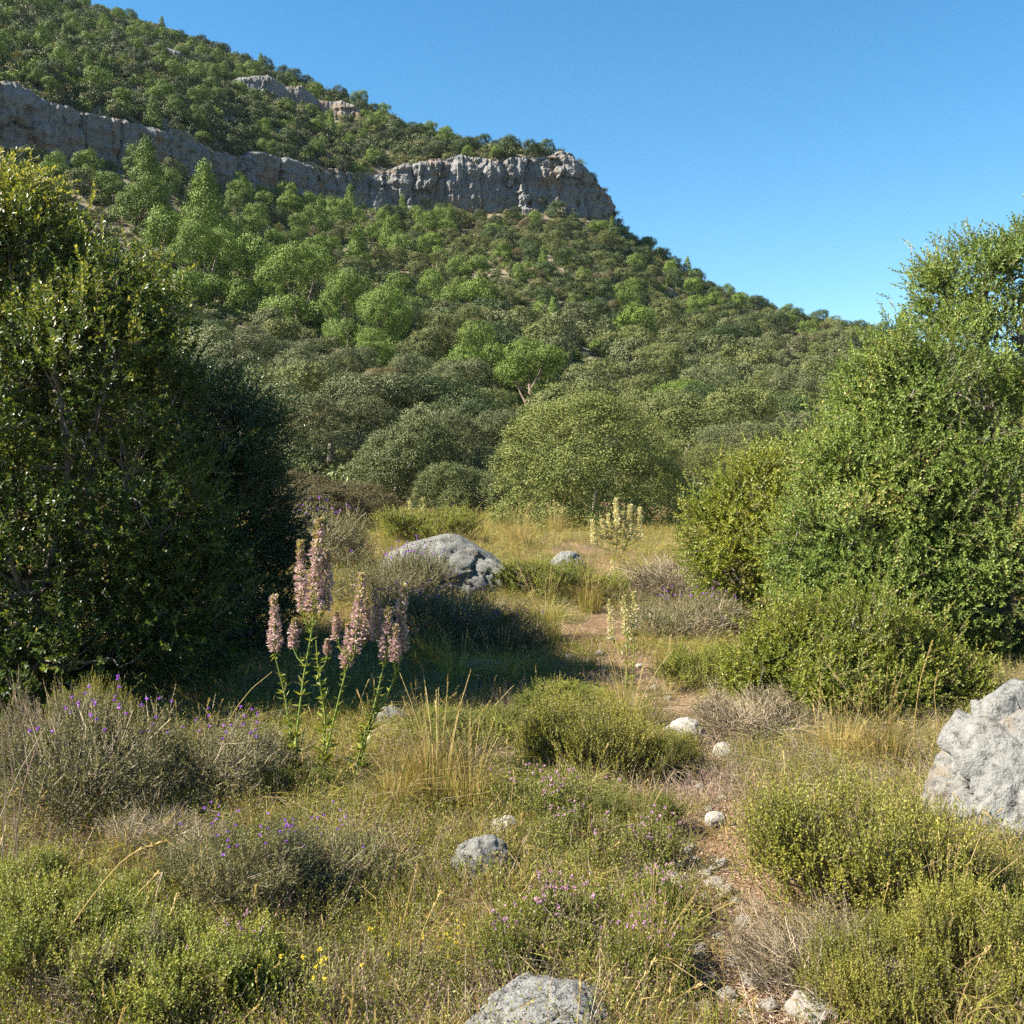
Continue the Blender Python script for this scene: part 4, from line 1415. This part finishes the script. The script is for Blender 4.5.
def ground_cover():
    rng = np.random.default_rng(300)
    def go(name, label, src, n, y0, y1, keep, smin, smax, power=1.0, sink=0.0, tilt=.12):
        n = int(n * 1.38)
        x, y = cover_points(rng, n, y0, y1, power)
        z = Hh(x, y)
        k = rng.random(n) < keep(x, y)
        x, y, z = x[k], y[k], z[k]
        m = len(x)
        far = np.clip(y / 12, .85, 2.2)
        scatter(name, src, np.stack([x, y, z - sink], -1), np.stack([rng.normal(0, tilt, m), rng.normal(0, tilt, m), rng.uniform(0, 6.28, m)], -1),
                rng.uniform(smin, smax, m) * far ** .55, rng.integers(0, len(src), m), label)
        print(name, m)
    def pn(x, y, s, seed):
        return fbm(np.stack([x * s, y * s, x * 0], -1), 3, seed)
    go('grass', 'dry straw and green grass over the clearing', [tuft_mesh(1 + i, 44, .19, .08, .0030, ('greenblade', 'straw'), [.55, .4, .25, .7][i], .5, [1, 0, 0, 1][i], .30) for i in range(4)], 26000, 2.4, 37,
       lambda x, y: np.clip(.55 + pn(x, y, .7, 3) * .9 - path_w(x, y) * .8, .06, 1) * np.clip(.28 + (y - 4) * .1, .28, 1), .55, 1.15, .8)
    go('ground_herbs', 'low green herbs carpeting the ground', [herb_mesh(21 + i, 24, .13, .11, .014, .0055, (['herb', 'brightleaf', 'yellowleaf', 'herb'][i], 'twig')) for i in range(4)], 17000, 2.4, 34,
       lambda x, y: np.clip(.6 + pn(x, y, .9, 13) * 1.0 - path_w(x, y) * .9, .03, 1), .6, 1.35, .85)
    go('dry_herbs', 'faded pinkish brown seed heads of dry herbs', [herb_mesh(41 + i, 22, .13, .10, .010, .004, ('pinkherb', 'greytwig'), 8) for i in range(3)], 9000, 2.4, 24,
       lambda x, y: np.clip(.35 + pn(x, y, .8, 23) * 1.1 - path_w(x, y) * .5 + .25 * np.exp(-((x - .5) / .9) ** 2), .02, 1), .6, 1.25)
    go('undergrowth', 'mixed heath undergrowth knitting the dwarf shrubs together',
       [herb_mesh(91 + i, [34, 40, 30, 34, 26][i], [.24, .20, .26, .22, .24][i], .19, [.013, .014, .011, .013, .012][i], [.005, .006, .004, .0052, .005][i], (['thyme', 'brightleaf', 'grey', 'yellowleaf', 'pinkherb'][i], ['greytwig', 'twig', 'greytwig', 'twig', 'greytwig'][i]), 12) for i in range(5)], 5200, 2.5, 22,
       lambda x, y: np.clip(.42 + pn(x, y, .8, 63) * 1.2 - path_w(x, y) * 1.1 + .2 * (x < -.3), .01, 1), .5, 1.1)
    go('leaf_litter', 'fallen leaves and dry bits on the bare soil', [litter_mesh(61 + i, 130, .16) for i in range(3)], 7000, 2.4, 22,
       lambda x, y: .35 + .6 * path_w(x, y), .8, 1.3, 1.0, 0, .02)
    go('dead_twigs', 'wiry dead twigs lying through the herbs', [tuft_mesh(81 + i, 20, .24, .08, .0026, ('greytwig', 'straw'), .25, .9) for i in range(3)], 4200, 2.4, 20,
       lambda x, y: np.clip(.4 + pn(x, y, 1.0, 33) * .9 - path_w(x, y) * .6, .03, 1) * np.clip((y - 1.6) / 3, .3, 1), .5, 1.0, 1.0, 0, .25)
ground_cover()

# ------------------------------------------------------------------ grass tufts one can tell apart
TUFT = [tuft_mesh(401 + i, 300, .42, .13, .0035, ('greenblade', 'straw'), [.55, .75, .3][i], .38, [16, 22, 12][i], .62) for i in range(3)]
for (px, row, h, vi, lab) in [
    (437, 808, 1.0, 1, 'big tuft of straw and green grass with tall seed stems behind the rounded stone'),
    (470, 812, .72, 0, 'bushy yellowish grass tuft leaning on the big straw tuft'),
    (395, 815, .62, 1, 'straw grass tuft beside the pink flower stems'),
    (545, 640, 1.15, 2, 'upright green grass tuft at the low end of the long boulder'),
    (530, 590, 1.25, 0, 'pale grass tuft between the two meadow rocks'),
    (590, 612, 1.0, 0, 'yellowish grass tuft in front of the smaller meadow rock'),
    (628, 735, .9, 2, 'thin upright green grass tuft on the path in front of the shadow'),
    (520, 548, 1.6, 1, 'tall pale grass tuft below the big round bush'),
    (555, 535, 1.5, 0, 'golden grass tuft at the foot of the big round bush'),
    (640, 840, .5, 2, 'green grass tuft on the stony path edge'),
    (880, 770, .85, 1, 'straw grass tuft growing before the low bright green shrub'),
    (840, 765, .7, 1, 'dry straw tuft next to the grey twig tangle'),
    (385, 545, 1.3, 2, 'green grass tuft near the grey-brown twiggy shrub'),
    (460, 690, .8, 2, 'shaded green grass tuft in front of the long boulder'),
    (500, 690, .8, 2, 'shaded dark grass tuft below the low shaded stone'),
    (430, 670, .9, 2, 'shaded grass tuft between pink flowers and long boulder'),
    (945, 950, .6, 1, 'thin straw tuft standing in the yellow-green shrub by the boulder'),
    (650, 985, .55, 1, 'straw tuft by the pink herb mats')]:
    p = gpt(px, row)
    o = link('grass_tuft', TUFT[vi], (p[0], p[1], p[2]))
    o.scale = (h, h, h)
    o.rotation_euler = (0, 0, px * .37)
    tag(o, lab, 'grass tuft', 'grass tufts in the clearing')

def stalk(label, pts, y, seed=1, r=.0022, head=.22, mat='straw', dens=90):
    """a single dry stalk with its seed head, points given where the photo shows them at depth y"""
    P = np.array([P3(px, row, y + dy) for px, row, dy in pts])
    o = thing('dry_stalk', label, 'grass stalk', tuple(P[0]), 0, 'single dry grass stalks')
    P = P - P[0]
    t = np.linspace(0, 1, len(P))
    tt = np.linspace(0, 1, 28)
    Q = np.stack([np.interp(tt, t, P[:, i]) for i in range(3)], -1)
    for _ in range(3):
        Q[1:-1] = (Q[:-2] + 2 * Q[1:-1] + Q[2:]) / 4
    g = Geo()
    tube(g, Q, np.linspace(r, r * .5, 28), 4, 0, .7)
    link('stem', g.mesh('stem', [M[mat]], True), parent=o)
    if head:
        rng = np.random.default_rng(seed)
        g = Geo()
        k = dens
        s = rng.uniform(1 - head, 1, k)
        c = np.stack([np.interp(s, tt, Q[:, i]) for i in range(3)], -1)
        d = np.stack([np.interp(np.clip(s + .02, 0, 1), tt, Q[:, i]) - np.interp(s - .02, tt, Q[:, i]) for i in range(3)], -1)
        leaves(g, c, nrm(nrm(d) + rng.normal(0, .22, (k, 3))), rsph(rng, k), .017, .0042, 0, rng.uniform(.3, 1, k))
        link('seed_head', g.mesh('seed_head', [M[mat]]), parent=o)
stalk('long dry oat stalk arching over the bright green shrubs', [(24, 1030, 0), (50, 960, 0), (85, 905, 0), (120, 862, 0), (140, 849, 0), (164, 842, 0)], 3.0, 1, .0022, .26)
stalk('thin curved dry stalk arching before the dark mastic foliage', [(222, 735, 0), (236, 708, 0), (252, 688, 0), (272, 672, 0)], 5.0, 2, .002, 0)
stalk('short dry stalk with a round bud before the dark mastic', [(202, 745, 0), (205, 720, 0), (209, 700, 0)], 5.0, 3, .002, .2, dens=30)
stalk('tall straw stalk with feathery head before the low bright shrub', [(915, 775, 0), (914, 725, 0), (920, 680, 0), (932, 642, 0)], 5.6, 4, .003, .3, dens=140)
stalk('straight straw stalk before the low bright shrub beside the kermes oak', [(820, 760, 0), (818, 720, 0), (821, 675, 0)], 5.6, 5, .0025, .35, dens=110)
stalk('straw stalk with drooping head next to the tall feathery stalk', [(938, 770, 0), (937, 725, 0), (934, 690, 0), (938, 672, 0)], 5.5, 6, .0025, .3, dens=110)
stalk('slanting straw stalk in front of the boulder', [(868, 768, 0), (880, 740, 0), (900, 705, 0)], 5.4, 7, .002, .0)
stalk('straw stalk leaning over the broad yellow-green shrub', [(860, 1000, 0), (868, 930, 0), (890, 860, 0)], 3.5, 8, .002, 0)
stalk('pale bent stalk arching over the stony path', [(795, 975, 0), (770, 925, 0), (735, 900, 0), (690, 925, 0)], 3.3, 9, .0018, 0)
stalk('low pale stalk lying over bright shrubs at the bottom edge', [(28, 1018, 0), (60, 1002, 0), (95, 995, 0), (122, 993, 0)], 2.9, 10, .0018, 0)
for i, (a, bq, c) in enumerate([((20, 900), (14, 800), (8, 725)), ((10, 880), (22, 790), (40, 735)), ((2, 860), (6, 790), (2, 740)), ((-5, 830), (20, 770), (45, 728)), ((16, 960), (18, 880), (10, 800))]):
    stalk(['reddish dead stem at the edge before the thyme', 'reddish dead stem curving towards the mastic', 'thin dead stem at the very edge by the thyme', 'leaning pale dead stem over the grey shrub', 'low dead stem rising from the bright shrub'][i],
          [(*a, 0), (*bq, 0), (*c, 0)], 3.6, 20 + i, .0026, 0, 'pinkherb' if i < 2 else 'greytwig')

# ------------------------------------------------------------------ spiked flowers
def spike(g, gb, rng, axis, r, n, taper=.62, ymix=.25):
    """florets whorled round a curved axis: material 0 florets, 1 buds and calyces"""
    axis = np.asarray(axis, float)
    t = rng.uniform(0, 1, n)
    t = np.round(t * 11) / 11 * .15 + t * .85
    ph = rng.uniform(0, 6.28, 3)
    s = np.linspace(0, 1, len(axis))
    c = np.stack([np.interp(t, s, axis[:, i]) for i in range(3)], -1)
    T = nrm(axis[-1] - axis[0])
    R = rsph(rng, n)
    R = nrm(R - (R @ T)[:, None] * T)
    rad = r * 1.0 * (1 - taper * t ** 1.3) * (.55 + .45 * np.minimum(1, (t + .08) * 5))
    rad = rad * (1 + .28 * np.sin(t * 21 + ph[0]) * np.sin(R[:, 0] * 3 + ph[1]) + .2 * np.sin(t * 9 + ph[2]))
    D = nrm(R + T * (.25 + .8 * t[:, None]) + rng.normal(0, .3, (n, 3)))
    gap = fbm(np.stack([t * 7 + ph[0], R[:, 0] * 1.2, R[:, 1] * 1.2 + ph[1]], -1), 2, 5) > -.38
    c, R, D, rad, t = c[gap], R[gap], D[gap], rad[gap], t[gap]
    n = len(t)
    bud = rng.random(n) < np.clip(.34 + 1.5 * (t - .62), .30, .97)
    tone = np.clip(rng.normal(.5, .25, n), 0, 1)
    st = c + R * (rad * rng.uniform(.15, .7, n))[:, None]
    for k, q in ((0, ~bud), (1, bud)):
        leaves((g, gb)[k], st[q], D[q], nrm(rsph(rng, n)[q] + T), r * (.40 if k == 0 else .36), r * (.30 if k == 0 else .20), 0, tone[q], .3)

def flower_plant(name, label, base_px, base_row, y, stems, spikes, fol, seed, mats=('floret', 'bud'), sr=.0068, group=None, leafs=110, leaf=(.10, .024), n=820):
    rng = np.random.default_rng(seed)
    bp = P3(base_px, base_row, y)
    bp[2] = Hs(bp[0], y)
    o = thing(name, label, 'flower', tuple(bp), 0, group)
    allq = []
    for st in stems:
        P = np.array([P3(px, row, y + dy) for px, row, dy in st]) - bp
        P[0, 2] = -.02
        t = np.linspace(0, 1, len(P))
        tt = np.linspace(0, 1, 24)
        Q = np.stack([np.interp(tt, t, P[:, i]) for i in range(3)], -1)
        for _ in range(2):
            Q[1:-1] = (Q[:-2] + 2 * Q[1:-1] + Q[2:]) / 4
        allq.append(Q)
        g = Geo()
        tube(g, Q, np.linspace(sr, sr * .45, 24), 6, 0, .5)
        link('stem', g.mesh('stem', [M['stem']], True), parent=o)
    gf = Geo()
    for (px0, row0, px1, row1, wpx, dy, si) in spikes:
        a = P3(px0, row0, y + dy) - bp
        e = P3(px1, row1, y + dy * .8) - bp
        Q = allq[si]
        dist = np.linalg.norm(Q - a, axis=1) + np.where(Q[:, 2] > a[2] - .02, 9, 0) + np.abs(a[2] - .12 - Q[:, 2]) * .8
        at = Q[int(np.argmin(dist))]
        g = Geo()
        gb = Geo()
        spike(g, gb, rng, [a, (a + e) / 2 + rng.normal(0, .003, 3), e], wpx * .95 * y / F / 2, n)
        pth = np.array([at, at * .35 + a * .65 + np.array([0, 0, -.015]), a, (a + e) / 2, e])
        tube(g, pth, [sr * .6, sr * .5, sr * .45, sr * .35, sr * .2], 5, 1, .5)
        fs = link('flower_spike', g.mesh('flower_spike', [M[mats[0]], M['stem']]), parent=o)
        link('buds', gb.mesh('buds', [M[mats[1]]]), parent=fs)
        tq = rng.uniform(0, 1, 9)[:, None]                       # small bracts under the spike
        pb = at * (1 - tq) + a * tq
        leaves(gf, pb, nrm(rng.normal(0, .7, (9, 3)) + np.array([0, 0, .8])), rsph(rng, 9), .042, .011, 0, rng.uniform(.2, .8, 9))
    for Q in allq:
        k = leafs
        i = rng.integers(0, 20, k)
        d = nrm(np.stack([rng.normal(size=k), rng.normal(size=k), rng.uniform(.1, .9, k)], -1))
        sc = 1 - i / 30
        leaves(gf, Q[i], d, nrm(rng.normal(0, .4, (k, 3)) + np.array([0, 0, 1])), leaf[0] * sc * rng.uniform(.5, 1.1, k), leaf[1] * sc * rng.uniform(.6, 1.2, k), 0, rng.uniform(0, 1, k), .25)
    link('foliage', gf.mesh('foliage', [M['brightleaf']]), parent=o)
    return o

flower_plant('flowering_plant', 'tallest pink-spiked flower plant with green branching stems', 294, 800, 5.0,
             [[(293, 800, 0), (296, 740, 0), (303, 680, 0), (312, 630, 0), (316, 600, 0)], [(298, 800, .05), (292, 740, .05), (284, 690, .06), (276, 660, .05)]],
             [(313, 612, 319, 519, 24, 0, 0), (302, 612, 300, 541, 19, .03, 0), (325, 610, 327, 552, 20, .05, 0), (275, 652, 274, 596, 20, .05, 1), (293, 648, 294, 619, 17, .02, 0)], None, 1)
flower_plant('flowering_plant', 'pink-spiked flower plant leaning between its taller and wider neighbours', 322, 795, 5.15,
             [[(316, 800, 0), (328, 745, 0), (341, 690, 0), (352, 650, 0)], [(320, 795, .05), (326, 720, .05), (318, 670, .05), (316, 640, .05)]],
             [(354, 655, 361, 574, 21, 0, 0), (346, 668, 349, 622, 19, .03, 0), (336, 640, 336, 612, 14, .04, 0), (328, 655, 327, 640, 12, .04, 1), (368, 640, 366, 600, 15, .05, 0)], None, 2)
flower_plant('flowering_plant', 'pink-spiked flower plant with clustered spikes nearest the grass tuft', 350, 792, 5.05,
             [[(348, 795, 0), (362, 745, 0), (376, 700, 0), (386, 655, 0)], [(352, 792, .04), (368, 730, .04), (390, 690, .04), (402, 655, .04)]],
             [(377, 640, 375, 590, 18, .04, 0), (386, 662, 389, 608, 20, 0, 0), (400, 652, 403, 585, 21, .03, 1), (395, 662, 396, 625, 16, -.03, 1)], None, 3)
flower_plant('flowering_plant', 'pale cream spiked plant at the far edge of the meadow by the round bush', 618, 560, 18.0,
             [[(616, 560, 0), (617, 535, 0), (618, 520, 0)], [(620, 560, .1), (628, 540, .1), (635, 528, .1)]],
             [(617, 535, 616, 498, 12, 0, 0), (628, 540, 630, 505, 12, 0, 1), (638, 540, 640, 508, 12, 0, 1), (604, 540, 602, 520, 11, 0, 0), (595, 545, 592, 520, 11, 0, 0), (610, 540, 608, 515, 11, 0, 0), (623, 540, 623, 512, 12, 0, 0)], None, 4, ('cream', 'cream'), .010, None, 30, (.2, .04), 520)
flower_plant('flowering_plant', 'slender pale green spiked plant rising beside the path', 628, 690, 7.4,
             [[(626, 690, 0), (627, 650, 0), (626, 620, 0)], [(632, 690, .05), (634, 650, .05), (634, 620, .05)]],
             [(626, 635, 624, 596, 13, 0, 0), (634, 630, 634, 592, 13, 0, 1), (612, 640, 609, 600, 11, .05, 0)], None, 5, ('cream', 'bud'), .005, None, 40, (.10, .02), 420)
flower_plant('flowering_plant', 'short cream spiked plant behind the slender green one', 618, 590, 14.5,
             [[(616, 592, 0), (614, 575, 0)], [(620, 592, 0), (624, 578, 0)]],
             [(613, 580, 611, 558, 11, 0, 0), (622, 582, 623, 566, 11, 0, 1)], None, 6, ('cream', 'bud'), .008, None, 24, (.14, .03), 160)
flower_plant('flowering_plant', 'pale green spiked plant behind the long boulder', 415, 545, 21.0,
             [[(413, 545, 0), (411, 525, 0)], [(418, 545, 0), (421, 522, 0)]],
             [(411, 530, 409, 500, 11, 0, 0), (421, 528, 423, 498, 11, 0, 1), (404, 535, 401, 508, 11, 0, 0)], None, 7, ('cream', 'bud'), .012, None, 30, (.25, .05), 160)

# ------------------------------------------------------------------ air
def air(density=.00004):
    bm = bmesh.new()
    bmesh.ops.create_cube(bm, size=1)
    me = bpy.data.meshes.new('haze')
    bm.to_mesh(me)
    bm.free()
    m, nt, new, ln = mat_base('haze')
    pv = new('ShaderNodeVolumePrincipled')
    pv.inputs['Color'].default_value = (.70, .84, 1, 1)
    pv.inputs['Density'].default_value = density
    out = new('ShaderNodeOutputMaterial')
    ln(pv.outputs[0], out.inputs['Volume'])
    me.materials.append(m)
    o = link('haze', me, (0, 440, 100))
    o.scale = (1640, 940, 230)
    o['kind'] = 'stuff'
    o['label'] = 'thin bluish summer haze in front of the far hillside'
air()
